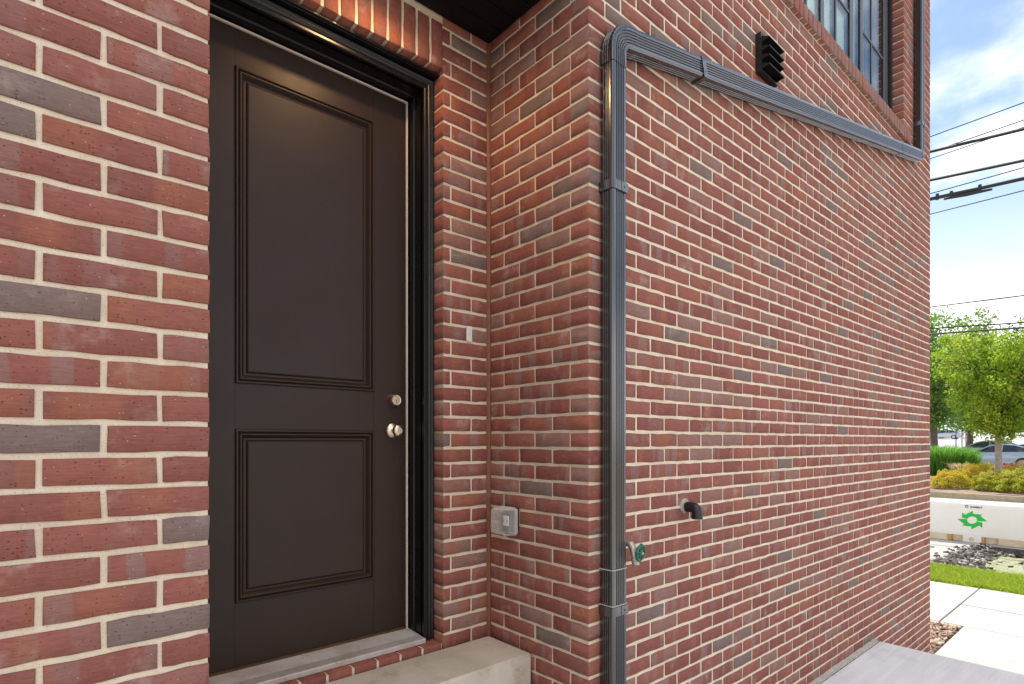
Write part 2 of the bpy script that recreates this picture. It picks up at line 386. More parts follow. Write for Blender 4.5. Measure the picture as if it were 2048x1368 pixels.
# ------------------------------------------------------------------ bricks
COURSE = 0.0677; PITCH = 0.2032; JOINT = 0.0115; BL = PITCH - JOINT; BH = COURSE - JOINT; BD = 0.092
Z_LINE = CZ + 0.038
def zrow(r): return Z_LINE + COURSE * r
def brick_arrays(L, H, D, rnd, jit=1.0):
    xs = np.linspace(-L / 2, L / 2, 5)
    top = [(x + rnd.uniform(-.0016, .0016) * jit, H / 2 + rnd.uniform(-.0026, .0013) * jit) for x in xs]
    bot = [(x + rnd.uniform(-.0016, .0016) * jit, -H / 2 + rnd.uniform(-.0013, .0026) * jit) for x in xs]
    ring = bot + top[::-1]; n = len(ring); V = []
    ins = .0022
    for (x, z) in ring:
        V.append((x * (1 - 2 * ins / L) + rnd.uniform(-.0006, .0006) * jit, rnd.uniform(-.0004, .0004), z * (1 - 2 * ins / H) + rnd.uniform(-.0006, .0006) * jit))
    for (x, z) in ring: V.append((x, .0024, z))
    for (x, z) in ring: V.append((x, D, z))
    F = []
    for j in range(4): F.append((j, j + 1, n - 2 - j, n - 1 - j))
    for i in range(2):
        for j in range(n):
            F.append((i * n + j, (i + 1) * n + j, (i + 1) * n + (j + 1) % n, i * n + (j + 1) % n))
    return V, F
VARIANTS = {}
def brick_mesh(L, H=BH, D=BD):
    key = (round(L, 3), round(H, 3), round(D, 3))
    if key not in VARIANTS:
        nvar = 10 if key[0] in (round(BL, 3), round(BD, 3)) else 4
        out = []
        for i in range(nvar):
            V, F = brick_arrays(L, H, D, random)
            me = fastmesh('brick', V, F); me.materials.append(M['brick']); out.append(me)
        VARIANTS[key] = out
    return random.choice(VARIANTS[key])
def brick_tone():
    u = random.random(); return (u, random.random(), random.random())
def put_brick(parent, loc, L, rot=0.0, tone=None, H=BH, D=BD, rx=0.0):
    o = bpy.data.objects.new('brick', brick_mesh(L, H, D)); COL.objects.link(o); o.parent = parent
    org = parent.matrix_world.translation
    n = Vector((sin(rot), -cos(rot), 0)) * random.uniform(-.0006, .0012)
    o.location = (loc[0] - org.x + n.x, loc[1] - org.y + n.y, loc[2] - org.z)
    o.rotation_euler = (rx, random.uniform(-.004, .004), rot + random.uniform(-.003, .003))
    o.color = (*(tone or brick_tone()), 1)
    return o
def joined_bricks(name, parent, items, rot=0.0):
    """items: (x, y, z, length[, tone]) ; one mesh of real bricks, local x along the wall"""
    V, F, T = [], [], []
    c, s_ = cos(rot), sin(rot); k = 0
    for it in items:
        x, y, z, L = it[:4]
        lx = c * x + s_ * y; ly = -s_ * x + c * y
        bv, bf = brick_arrays(L, BH, BD, random)
        V += [(a + lx, b + ly, d + z) for a, b, d in bv]; F += [tuple(i + k for i in f) for f in bf]; k += len(bv)
        T += [(*brick_tone(), 1)] * len(bv)
    me = fastmesh(name, V, F, T); me.materials.append(M['brick'])
    o = link(name, me, None, parent); o.rotation_euler = (0, 0, rot); o.location = -parent.matrix_world.translation
    o['kind'] = 'stuff'; o.color = (0, 0, 0, 1)
    return o
def project(x, y, z):
    dx, dy = x - CX, y - CY; d = CA * dx + SA * dy; X = SA * dx - CA * dy
    if d < .1: return None
    return 1024 + 1128 * X / d, 882 - 1128 * (z - CZ) / d, d
def seen(x, y, z, m=40):
    p = project(x, y, z); return p is not None and -m < p[0] < 2048 + m and -m < p[1] < 1368 + m

# ------------------------------------------------------------------ the house
RX = -1.309          # left edge of the entrance recess; its right edge is the corner at x = 0
RD = 0.6096          # depth of the recess
END = 4.867          # street end of the side wall
TOP = CZ + 5.3
SOFFIT = CZ + 1.838
house = empty('brick_townhouse', (0, 0, 0), 'red brick townhouse wall with recessed brown door and upper window', 'building')

def core(name, boxes):
    mb = MB()
    for b in boxes: mb.box(*b)
    return mb.build(name, 'mortar', house)
RS = .0030           # the long side wall has nearly flush joints
R_ = .0045           # how far the mortar sits behind the brick faces
WX0, WX1 = 0.98, 4.034; WZ0, WZ1 = CZ + 2.645, CZ + 4.62
left_wall = core('wall', [(-4.2, RX - .0025, .0060, .5, -.3, TOP)])
side_wall = core('wall', [(R_, END - R_, RS, .10, -.3, WZ0 - R_), (R_, WX0 - R_, RS + .001, .10, WZ0 - .02, WZ1), (WX1 + R_, END - R_, RS + .001, .10, WZ0 - .02, WZ1),
                          (R_, END - R_, RS, .10, WZ1, TOP), (RX - R_, R_, RS + .001, .10, SOFFIT + .02, TOP), (.09, END - R_, .30, .5, -.3, TOP), (END - .1, END - R_ - .001, .09, 7.0, -.3, TOP)])
return_wall = core('wall', [(R_ + .0012, .10, R_ + .002, RD + .1, -.3, SOFFIT + .05)])
door_wall = core('wall', [(-.254 + R_, -.001, RD + R_, RD + .12, CZ - 1.3, CZ + 1.619), (RX - .05, -.001, RD + R_ + .0007, RD + .09, CZ + 1.621, SOFFIT + .1), (RX - .05, -1.296, RD + R_, RD + .12, CZ - 1.3, CZ + 1.62)])
MB().box(-4.2, END - .12, .5, 7.0, TOP - .3, TOP - .02).build('roof', 'soffit', house)
MB().box(-4.2, END + .03, -.03, .22, TOP, TOP + .06, .006).build('coping', 'frame', house)
MB().box(-1.40, .05, .865, .95, -.2, SOFFIT + .3).build('inner_wall', 'soffit', house)

def subtract(iv, cuts):
    out = [iv]
    for a, b in cuts:
        nx = []
        for u, v in out:
            if b <= u or a >= v: nx.append((u, v)); continue
            if a - u > .03: nx.append((u, a))
            if v - b > .03: nx.append((b, v))
        out = nx
    return out
# the grey bricks that stand out on the wall beside the door: (course, nth from the recess edge)
GREY = {(9, 1), (8, 2), (3, 1), (-1, 1), (-7, 0), (-4, 0)}
REDS = {(9, 0), (3, 0), (-1, 0), (1, 0), (1, 1), (-5, 0), (-6, 1), (-8, 1)}
rows = range(math.floor((-.3 - Z_LINE) / COURSE), math.ceil((TOP - Z_LINE) / COURSE))
single, rest = [], []
for r in rows:
    zc = zrow(r) + COURSE / 2
    if zc + BH / 2 > TOP: continue
    # wall left of the recess
    x1 = RX; first = BD if r % 2 == 0 else BL; i = 0
    while x1 > -3.6:
        L = first if i == 0 else BL
        c = x1 - L / 2
        t = None
        if (r, i) in GREY: t = (random.uniform(.95, .99), random.random(), random.random())
        else: t = (random.uniform(.1, .7), random.random(), random.uniform(.2, .8))
        if seen(c, 0, zc, 20) or seen(x1 - .01, 0, zc, 5): put_brick(left_wall, (c, 0, zc), L, 0, t)
        else: rest.append(('left', c, zc, L))
        x1 -= L + JOINT; i += 1
    # side wall, corner to street end
    cuts = []
    if WZ0 - .03 < zc < WZ1: cuts.append((WX0, WX1))
    if CZ + 2.543 < zc < CZ + 2.678: cuts.append((WX0 - .14, WX1 + .14))
    x0 = 0.0; i = 0
    while x0 < END - .03:
        L = (BD if i == 0 and r % 2 == 0 else BL); L = min(L, END - x0)
        for u, v in subtract((x0, x0 + L), cuts):
            for a_, b_ in cuts:
                if 0 < u - b_ < .05: u = b_
                if 0 < a_ - v < .05: v = a_
            single.append((u, v, zc, r))
        x0 += L + JOINT; i += 1
    if zc - BH / 2 > SOFFIT + .02:
        x0 = RX + (JOINT if r % 2 else PITCH / 2)
        while x0 < -.03:
            v = min(x0 + BL, -JOINT); rest.append(('side', (x0 + v) / 2, zc, v - x0)); x0 += PITCH
scored = []
for u, v, zc, r in single:
    a, b = project(u, 0, zc), project(v, 0, zc)
    if not seen((u + v) / 2, 0, zc, 5): scored.append((0, u, v, zc)); continue
    scored.append(((b[0] - a[0]) * 1128 * BH / ((a[2] + b[2]) / 2), u, v, zc))
scored.sort(key=lambda q: -q[0])
for k, (a, u, v, zc) in enumerate(scored):
    if k < 300 and a > 0: put_brick(side_wall, ((u + v) / 2, 0, zc), v - u)
    else: rest.append(('side', (u + v) / 2, zc, v - u))
joined_bricks('brickwork', side_wall, [(x, 0, z, L) for w, x, z, L in rest if w == 'side'])
joined_bricks('brickwork', left_wall, [(x, 0, z, L) for w, x, z, L in rest if w == 'left'])
# return wall of the recess, facing -x
rest = []
for r in rows:
    zc = zrow(r) + COURSE / 2
    if zc > SOFFIT: continue
    y0 = 0.0; i = 0
    while y0 < RD - .02:
        L = min(BD if (i == 0 and r % 2) else BL, RD - .004 - y0)
        if L < .02: break
        skip = (i == 0 and r % 2)          # that end is the side of the corner brick of the street-side wall
        if not skip:
            c = y0 + L / 2
            if seen(0, c, zc, 10): put_brick(return_wall, (0, c, zc), L, -pi / 2)
            else: rest.append((0, c, zc, L))
        y0 += L + JOINT; i += 1
joined_bricks('brickwork', return_wall, rest, -pi / 2)
# brick pier beside the door and the soldier course over it
for r in rows:
    zc = zrow(r) + COURSE / 2
    if zc < CZ - 1.0 or zc + BH / 2 > SOFFIT + .06: continue
    pieces = ((-.254, -.2165), (-.207, -.010)) if r % 2 else ((-.254, -.105), (-.0955, -.010))
    for a, b in pieces: put_brick(door_wall, ((a + b) / 2, RD, zc), b - a)
x = -.2545; k = 0
while x - BH > RX:
    o = put_brick(door_wall, (x - BH / 2, RD, CZ + 1.618 + BL / 2), BL, 0, (random.uniform(.3, .85), random.random(), random.uniform(0, .5)))
    o.rotation_euler = (0, pi / 2, 0); x -= COURSE; k += 1
# other inside corner of the recess (faces +x, seen only from the right)
MB().box(RX - .03, RX + .0, RD - .001, RD + .09, CZ - 1.3, CZ + 1.6).build('pier_side', 'mortar', house)
# header bricks laid flat under the door sill
sill_bed = MB().box(-1.296, -.256, RD + .006, .80, CZ - 1.0, CZ - .879).build('sill_bed', 'mortar', house)
x = -.2585
while x - BD > -1.30:
    o = put_brick(sill_bed, (x - BD / 2, RD + .002, CZ - .8735), BD, 0, (random.uniform(.0, .5), random.random(), .2), D=.12, rx=0)
    o.rotation_euler = (0, 0, 0); o.location.z = CZ - .8735 - BH / 2; x -= BD + JOINT
# sealant bead in the inside corner
mb = MB(); rings = []
for k in range(61):
    z = CZ - .93 + k * (1.838 + .93) / 60; w = .013 + random.uniform(-.0016, .0016); q = .011 + random.uniform(-.0012, .0012)
    rings.append([(-w, RD + .002, z), (-w * .62, RD - q * .40, z), (-.003, RD - q, z), (.004, RD - q, z), (.004, RD + .004, z)])
mb.loft(rings).build('sealant_bead', 'caulk', house, smooth=60)
# soffit of boards
sof = MB().box(RX - .01, .05, .02, RD + .02, SOFFIT + .012, SOFFIT + .05).build('soffit', 'soffit', house)
for k in range(6):
    a = RD - .1 * k
    MB().box(RX + .002, -.002, a - .097, a - .002 if k else RD - .002, SOFFIT, SOFFIT + .011, .002).build('soffit_board', 'soffit', sof)

# --- door frame: swept on three sides of the opening
DX0, DX1 = -1.203, -.330; DZ0, DZ1 = CZ - .846, CZ + 1.519; DY = .80
def three_sides(prof, x0, x1, z0, z1):
    mb = MB(); path = [(x1, z0, 1, 0), (x1, z1, 1, 1), (x0, z1, -1, 1), (x0, z0, -1, 0)]
    mb.loft([[(px + sx * u, y, pz + sz * u) for u, y in prof] for px, pz, sx, sz in path], cap=True)
    return mb
frame = three_sides([(.016, .86), (.016, .772), (.012, .770), (.012, .752), (.020, .750), (.020, .690), (.095, .690), (.095, .86)], DX0, DX1, DZ0 - .02, DZ1).build('door_frame', 'trim', house)
three_sides([(.020, .700), (.020, .674), (.024, .670), (.033, .670), (.035, .666), (.038, .663), (.043, .661), (.048, .664), (.050, .671), (.056, .675), (.066, .672), (.072, .675), (.0755, .682), (.0755, .705)],
            DX0, DX1, DZ0 - .02, DZ1).build('brick_mould', 'trim', frame, smooth=28)
three_sides([(.003, .803), (.003, .794), (.0085, .792), (.0085, .803)], DX0, DX1, DZ0, DZ1).build('weatherstrip', 'strip', frame)
MB().box(-1.305, -.240, .640, .72, CZ + 1.598, CZ + 1.606, .002).build('lintel', 'trim', frame)
MB().box(-1.300, -.236, .652, .70, CZ + 1.5955, CZ + 1.6, .001).build('drip_cap', 'trim', frame)
# --- door slab
P0, P1 = -1.043, -.486
UP = (CZ + .213, CZ + 1.381); LO = (CZ - .597, CZ + .044)
mb = MB()
mb.box(DX0, P0 - .0006, DY, DY + .044, DZ0 + .012, DZ1); mb.box(P1 + .0006, DX1, DY, DY + .044, DZ0 + .012, DZ1)
for a, b in ((DZ0 + .012, LO[0]), (LO[1], UP[0]), (UP[1], DZ1)): mb.box(P0, P1, DY + .0003, DY + .043, a, b)
door = mb.build('door', 'door', house)
door['label'] = 'dark brown two panel entrance door'
for z0, z1 in (UP, LO):
    prof = [(0, .02), (0, -.006), (.003, -.0095), (.008, -.0098), (.0105, -.006), (.0115, -.002), (.0145, -.004), (.017, -.0085), (.021, -.0085), (.026, -.003), (.031, .008), (.033, .010), (.041, .010), (.0415, .02)]
    MB().loft([[(px + sx * u, DY + y, pz + sz * u) for u, y in prof] for px, pz, sx, sz in
               ((P0, z0, 1, 1), (P1, z0, -1, 1), (P1, z1, -1, -1), (P0, z1, 1, -1), (P0, z0, 1, 1))], cap=False).build('panel_moulding', 'door', door, smooth=30)
    MB().loft([[(a, DY + y, b) for a, b in ((P0 + i, z0 + i), (P1 - i, z0 + i), (P1 - i, z1 - i), (P0 + i, z1 - i))] for i, y in ((.040, .02), (.0405, .0095), (.046, .0035), (.050, .002))]).build('panel', 'door', door)
DBX, DBZ, KNZ = -.392, CZ + .180, CZ + .045
MB().lathe((DBX, DY, DBZ), (0, -1, 0), [(0, .0335), (.004, .0335), (.026, .0245), (.030, .0235), (.031, .0225), (.0305, .0195), (.0295, .019), (.0295, .0155), (.0305, .015), (.0305, .0001)]).build('deadbolt', 'nickel', door, smooth=35)
MB().box(DBX - .0012, DBX + .0012, DY - .0315, DY - .030, DBZ - .010, DBZ + .002).build('key_slot', 'keyhole', door)
MB().lathe((DBX, DY, KNZ), (0, -1, 0), [(0, .0355), (.003, .0355), (.007, .033), (.012, .024), (.016, .0145), (.026, .0135), (.031, .018), (.036, .024), (.044, .0275), (.051, .0272), (.057, .0235), (.0605, .0175), (.0615, .0125), (.0605, .0122), (.0605, .0085), (.063, .008), (.063, .0001)], 32).build('knob', 'nickel', door, smooth=40)
MB().box(DX0, DX1, DY - .006, DY + .04, DZ0 + .002, DZ0 + .0115).build('sweep', 'sweep', door)
# --- threshold with ridges
mb = MB(); ring = []
pts = [(.648, CZ - .872), (.648, CZ - .856), (.651, CZ - .853)]
y = .655
while y < .795:
    z = CZ - .853 + (y - .65) / .15 * .009
    rib = y > .70
    if rib: pts += [(y, z), (y + .0022, z + .0011), (y + .0044, z)]; y += .0066
    else: pts += [(y, z)]; y += .0115
pts += [(.815, CZ - .844), (.815, CZ - .872)]
mb.loft([[(xx, a, b) for a, b in pts] for xx in (DX0 - .012, DX1 + .012)])
mb.build('threshold', 'alu', house)
# --- step and steps
def slab(name, mat, x0, x1, y0, y1, z0, z1, bev, label=None, kind='structure', jit=.0):
    o = MB().box(x0, x1, y0, y1, z0, z1, bev).build(name, mat)
    o['kind'] = kind
    return o
ss = tag(MB().box(RX - .001, .001 - .004, .3115, RD - .004, CZ - 1.10, CZ - .898, .010).build('door_step', 'step', smooth=40), kind='structure')
slab('lower_step', 'step', RX - .001, -.004, .012, .3105, CZ - 1.32, CZ - 1.105, .01)
slab('bottom_step', 'step', RX - .2, .02, -.30, -.002, CZ - 1.52, CZ - 1.325, .01)

# --- window over the side wall
win = MB()
yw = .082
sill = MB().box(WX0 - .135, WX1 + .135, -.018, .095, CZ + 2.552, WZ0 - .005).build('window_sill', 'mortar', house)
x = WX0 - .14
k = 0
while x + BH < WX1 + .145:
    o = put_brick(sill, (x + BH / 2, -.026, CZ + 2.548 + .047), .094, 0, (random.uniform(.80, .92), random.random(), .9), D=.12)  # paler tones put the sky light on the sloped sill into the colour
    o.rotation_euler = (0, pi / 2, 0); x += COURSE; k += 1
for a, b, c, d in ((WX0 + .003, WX1 - .003, WZ0 + .002, WZ0 + .05), (WX0 + .003, WX1 - .003, WZ1 - .05, WZ1 - .003), (WX0 + .003, WX0 + .06, WZ0 + .05, WZ1 - .05), (WX1 - .05, WX1 - .003, WZ0 + .05, WZ1 - .05)):
    win.box(a, b, yw, yw + .10, c, d)
window = win.build('window', 'frame', house)
bars = [(1.25, .07), (1.5, .022), (1.75, .07), (2.0, .022), (2.25, .022), (2.508, .06), (2.763, .022), (3.065, .075), (3.28, .06), (3.52, .022), (3.86, .11)]
for xx, w in bars:
    MB().box(xx - w / 2, xx + w / 2, yw + .004 if w > .05 else yw + .007, yw + .06, WZ0 + .05, WZ1 - .05, .003).build('mullion' if w > .05 else 'muntin', 'frame', window)
edges = [WX0 + .06] + [b for b, w in bars if w > .05] + [WX1 - .05]
wid = {b: w for b, w in bars}
for a, b in zip(edges[:-1], edges[1:]):
    u = a + wid.get(a, 0) / 2; v = b - wid.get(b, 0) / 2
    if v - u > .02:
        MB().box(u, v, yw + .013, yw + .019, WZ0 + .05, WZ1 - .05).build('pane', 'glass', window)
    if (v - u) > .3:
        for zz_ in (CZ + 3.2, CZ + 3.78): MB().box(u + .001, v - .001, yw + .0075, yw + .05, zz_ - .011, zz_ + .011, .002).build('muntin', 'frame', window)

x = WX0 + .05
while x < 3.42:
    MB().box(x, min(x + .088, 3.43), yw + .045, yw + .048 + .004 * (int(x * 1000) % 2), WZ0 + .03, WZ1 - .03).build('blind_slat', 'blind', window); x += .0886

# ------------------------------------------------------------------ downspout
PW, PD, GAP = .046, .062, .004
def pipe_section(scale=1.0):
    """closed outline in (a across, b out from the wall)"""
    out = []; r = .010
    def side(p, q, nrm, ribs):
        p = Vector(p); q = Vector(q); n = Vector(nrm)
        out.append(tuple(p))
        L = (q - p).length
        for c in ribs:
            for t, h in ((-.0044, 0), (-.0022, -.0042), (.0022, -.0042), (.0044, 0)):
                out.append(tuple(p + (q - p) * ((c + t) / L) + n * h))
        out.append(tuple(q))
    A, D = PW * scale, PD * scale
    side((-A, GAP + r), (-A, GAP + D - r), (-1, 0), [.011, .022, .033])
    out.append((-A + r * .3, GAP + D - r * .3))
    side((-A + r, GAP + D), (A - r, GAP + D), (0, 1), [.016, .027, .038, .049, .060])
    out.append((A - r * .3, GAP + D - r * .3))
    side((A, GAP + D - r), (A, GAP + r), (1, 0), [.011, .022, .033])
    out += [(A - r * .3, GAP + r * .3), (-A + r * .3, GAP + r * .3)]
    return out
SEC = pipe_section()
def sweep(stations, sec=SEC):
    """stations: (x, z, tangent angle from vertical towards +x, scale)"""
    rings = []
    mid = GAP + PD / 2
    for x, z, th, s in stations:
        nx, nz_ = cos(th), -sin(th)       # in-plane normal (to the right of travel)
        rings.append([(x + a * s * nx, -(mid + (b - mid) * s), z + a * s * nz_) for a, b in sec])
    return MB().loft(rings)
ds = empty('downspout', (.107, 0, CZ - 1.52), 'dark bronze corrugated downspout bent across the brick side wall', 'downspout')
TH = math.atan2(1, .2205); RB = .078
ux, uz = sin(TH), cos(TH)
VX, VX2 = .107, 4.354
ex = VX + RB * (1 - cos(TH)); ez = CZ + 1.598 + (ex - .211) * .2205
zb = ez - RB * sin(TH)
sx2 = VX2 - RB * (1 - cos(TH)); sz2 = CZ + 1.598 + (sx2 - .211) * .2205
def part(stations, name, sec=SEC): return sweep(stations, sec).build(name, 'downspout', ds, smooth=25)
part([(VX, CZ - 1.50, 0, 1), (VX, CZ - .497, 0, 1)], 'lower_pipe')
part([(VX, CZ - .50, 0, .965), (VX, zb - .02, 0, .965)], 'upright_pipe')
def elbow(cx, cz, a0, a1, sgn, n=15):
    st = []
    for i in range(n * 4 + 1):
        t = a0 + (a1 - a0) * i / (n * 4); ph = (i % 4)
        s = (1.0, 1.0, .955, 1.0)[ph] if 2 < i < n * 4 - 2 else 1.0
        if sgn > 0: st.append((cx - RB * cos(t), cz + RB * sin(t), t, s))
        else: st.append((cx + RB * cos(t), cz - RB * sin(t), t, s))
    return st
e1 = elbow(VX + RB, zb, 0, TH, 1, 8)
part([(VX, zb - .055, 0, 1.03), (VX, zb - .001, 0, 1.02)] + e1 + [(ex + ux * .001, ez + uz * .001, TH, 1.02), (ex + ux * .06, ez + uz * .06, TH, 1.03)], 'elbow')
mx_ = 1.75; mz_ = CZ + 1.598 + (mx_ - .211) * .2205
part([(ex + ux * .05, ez + uz * .05, TH, .985), (mx_, mz_, TH, .985)], 'sloped_pipe')
part([(mx_ - ux * .02, mz_ - uz * .02, TH, .965), (sx2 - ux * .04, sz2 - uz * .04, TH, .965)], 'sloped_pipe')
c2x, c2z = VX2 - RB, sz2 + RB * sin(TH)
e2 = elbow(c2x, c2z, TH, 0, -1, 8)
part([(sx2 - ux * .55, sz2 - uz * .55, TH, 1.0), (sx2 - ux * .001, sz2 - uz * .001, TH, 1.0)] + e2 + [(VX2, c2z + .001, 0, 1.0), (VX2, c2z + .10, 0, 1.0)], 'elbow')
part([(VX2, c2z + .08, 0, .97), (VX2, TOP - .05, 0, .97)], 'upright_pipe')
def rounded(a, d, r=.012):
    return [(-a, GAP - .003), (-a, GAP + d - r), (-a + .3 * r, GAP + d - .3 * r), (-a + r, GAP + d), (a - r, GAP + d), (a - .3 * r, GAP + d - .3 * r), (a, GAP + d - r), (a, GAP - .003)]
def strap(x, z, th, h=.036):
    sec = rounded(PW + .0025, PD + .003)
    b = sweep([(x - sin(th) * h / 2, z - cos(th) * h / 2, th, 1.0), (x + sin(th) * h / 2, z + cos(th) * h / 2, th, 1.0)], sec).build('strap', 'downspout', ds, smooth=30)
    nx, nz_ = cos(th), -sin(th)
    MB().lathe((x + .022 * nx, -(GAP + PD + .003), z + .022 * nz_), (0, -1, 0), [(0, .0048), (.002, .0045), (.0032, .0028), (.0032, .0001)], 10).build('screw', 'screw', b, org=tuple(ds.location))
    # flap edge where the strap overlaps itself
    MB().loft([[(x + (.006 + q) * nx - sin(th) * s * h / 2, -(GAP + PD + .003 + e), z + (.006 + q) * nz_ - cos(th) * s * h / 2) for s in (-1, 1)] + [(x + (.046) * nx - sin(th) * s * h / 2, -(GAP + PD + .003 + e), z + .046 * nz_ - cos(th) * s * h / 2) for s in (1, -1)] for q, e in ((0, 0), (.0006, .0018))]).build('strap_flap', 'downspout', b, org=tuple(ds.location))
strap(VX, CZ + .985, 0); strap(VX, CZ - .655, 0)
zl = lambda q: CZ + 1.598 + (q - .211) * .2205
strap(.72, zl(.72), TH, .030)
strap(VX2, CZ + 2.79, 0)
for zz_ in (CZ - .496, CZ - .634):
    sec = rounded(PW + .0032, PD + .0035)
    sweep([(VX, zz_, 0, 1.0), (VX, zz_ + .0022, 0, 1.0)], sec).build('sealant_line', 'sealant_edge', ds)

# ------------------------------------------------------------------ small things fixed to the walls
v = empty('wall_vent', (1.455, 0, CZ + 1.99), 'black louvred plastic exhaust vent on the brick above the sloped downspout', 'vent')
vx0, vx1, vz0, vz1 = 1.352, 1.558, CZ + 1.985, CZ + 2.195
mb = MB(); t = .014
mb.box(vx0, vx0 + t, -.030, .0, vz0, vz1); mb.box(vx1 - t, vx1, -.030, .0, vz0, vz1); mb.box(vx0 + t, vx1 - t, -.030, .0, vz0, vz0 + t); mb.box(vx0 + t, vx1 - t, -.030, .0, vz1 - t, vz1); mb.box(vx0 + t, vx1 - t, -.006, .0, vz0 + t, vz1 - t)
mb.build('vent_frame', 'vent', v)
for k in range(4):
    zt = vz1 - .012 - k * .0475
    MB().loft([[(xx, -.010, zt), (xx, -.072, zt - .030), (xx, -.072, zt - .034), (xx, -.010, zt - .006)] for xx in (vx0 + .010, vx1 - .010)]).build('louvre', 'vent', v)
    for xx in (vx0 + .010, vx1 - .014):
        MB().loft([[(q, -.008, zt - .002), (q, -.070, zt - .032), (q, -.008, zt - .044)] for q in (xx, xx + .004)]).build('louvre_cheek', 'vent', v)

pe = empty('drain_elbow', (.666, 0, CZ - .36), 'black plastic pipe elbow sticking out of the brick and turned down', 'pipe')
r = .0225
cz_ = CZ - .302
mb = MB(); rings = []
path = [((.666, .01, cz_), r * .88), ((.666, -.012, cz_), r * .88), ((.666, -.0121, cz_), r * 1.08), ((.666, -.040, cz_), r * 1.08)]
pts = [p for p, q in path]; rr = [q for p, q in path]
for k in range(1, 9):
    a = pi / 2 * k / 8; pts.append((.666, -.040 - .022 * sin(a), cz_ - .022 * (1 - cos(a)))); rr.append(r * 1.06)
pts += [(.666, -.062, cz_ - .050), (.666, -.062, cz_ - .0505)]; rr += [r * 1.08, r * .80]
mb.tube(pts, rr, 20).build('elbow_pipe', 'pvc', pe, smooth=40)
mb = MB()
mb.lathe((.664, .004, cz_ + .004), (0, -1, 0), [(0, .038), (.006, .034), (.010, .027), (.011, .02)], 14)
o = mb.build('mortar_patch', 'patch', pe, smooth=50)
for vv in o.data.vertices: vv.co += Vector((random.uniform(-.004, .004), random.uniform(-.002, .002), random.uniform(-.006, .006)))

hb = empty('hose_faucet', (.182, 0, CZ - .44), 'small brass hose faucet with green wheel handle beside the downspout', 'faucet')
fx, fz = .182, CZ - .405
mb = MB(); mb.lathe((fx, .004, fz), (0, -1, 0), [(0, .024), (.006, .022), (.009, .013), (.03, .012), (.045, .0125)], 14)
mb.tube([(fx, -.04, fz), (fx, -.060, fz - .004), (fx, -.072, fz - .020), (fx, -.080, fz - .055)], [.0125, .0150, .0150, .0125], 14)
mb.lathe((fx, -.079, fz - .052), (0, -.22, -1), [(0, .0135), (.004, .017), (.014, .017), (.016, .0145), (.03, .0145), (.03, .0105)], 14)
mb.build('faucet_body', 'brass', hb, smooth=40)
ax = Vector((.10, -.86, -.10)).normalized()
hc = Vector((fx + .004, -.068, fz - .028))
MB().lathe(hc, ax, [(0, .011), (.020, .010), (.030, .006), (.044, .006)], 12).build('valve_stem', 'brass', hb, smooth=40)
mb = MB(); a1 = ax.cross(Vector((0, 0, 1))).normalized(); b1 = a1.cross(ax).normalized(); hw = hc + ax * .034
pts = []; 
for k in range(33):
    t = 2 * pi * k / 32; rad = .030 + .0018 * cos(8 * t)
    pts.append(hw + rad * (cos(t) * a1 + sin(t) * b1))
mb.tube(pts, .0056, 8)
for k in range(4):
    t = pi * k / 4 + .2; mb.tube([hw - .029 * (cos(t) * a1 + sin(t) * b1), hw + .029 * (cos(t) * a1 + sin(t) * b1)], .0035, 6)
mb.lathe(hw - ax * .004, ax, [(0, .012), (.008, .012), (.010, .006), (.010, .0001)], 12)
mb.build('wheel_handle', 'green_wheel', hb, smooth=50)
MB().lathe((fx + .010, .003, fz + .02), (0, -1, 0), [(0, .036), (.004, .030), (.006, .018)], 11).build('mortar_patch', 'patch', hb, smooth=50)

oc = empty('outlet_cover', (0, .45, CZ - .41), 'clear plastic weatherproof outlet cover low on the brick near the inside corner', 'outlet cover')
y0, y1, z0, z1 = .395, .508, CZ - .408, CZ - .292
MB().box(-.006, -.0015, y0 + .001, y1 - .001, z0 + .001, z1 - .001, .002).build('gasket', 'gasket', oc)
MB().box(-.022, -.006, y0 + .002, y1 - .002, z0 + .003, z1 - .003, .004).build('base', 'grey_plastic', oc)
MB().box(-.026, -.022, y0 + .008, y1 - .008, z0 + .010, z1 - .010, .001).build('outlet_face', 'shaded_plastic', oc)
MB().box(-.034, -.026, y0 + .040, y1 - .040, z0 + .036, z1 - .036, .001).build('socket', 'white_plastic', oc)
for q in (-.012, .012): MB().box(-.0348, -.034, .4515 + q - .002, .4515 + q + .002, CZ - .356, CZ - .346).build('socket_slot', 'keyhole', oc)
rings = []
for d, i in ((.018, -.004), (.030, -.003), (.060, 0.0), (.074, .004), (.080, .012), (.082, .022)):
    rr = .014
    y_a, y_b, z_a, z_b = y0 + i, y1 - i, z0 + i, z1 - i; ring = []
    for (cy, cz, a0) in ((y_b - rr, z_b - rr, 0), (y_a + rr, z_b - rr, pi / 2), (y_a + rr, z_a + rr, pi), (y_b - rr, z_a + rr, 1.5 * pi)):
        for k in range(4):
            a = a0 + k / 3 * pi / 2; ring.append((-d, cy + rr * cos(a), cz + rr * sin(a)))
    rings.append(ring)
inner = [[(p[0] + .0022, .4515 + (p[1] - .4515) * .955, (z0 + z1) / 2 + (p[2] - (z0 + z1) / 2) * .955) for p in rg] for rg in rings[::-1]]
k = MB()
n = len(rings[0]); allr = rings + inner
k.loft(allr, cap=False)
N = len(rings) * n
k.f.append(tuple(range((len(rings) - 1) * n, len(rings) * n)))
k.f = [f for f in k.f if not (min(f) >= (len(rings) - 1) * n and max(f) < (len(rings) + 1) * n and len(f) == 4)]
k.f.append(tuple(range(len(rings) * n + n - 1, len(rings) * n - 1, -1)))
k.build('clear_cover', 'clear', oc, smooth=50)
MB().box(-.050, -.040, .430, .448, z0 - .012, z0 + .001, .001).build('latch', 'clear', oc)

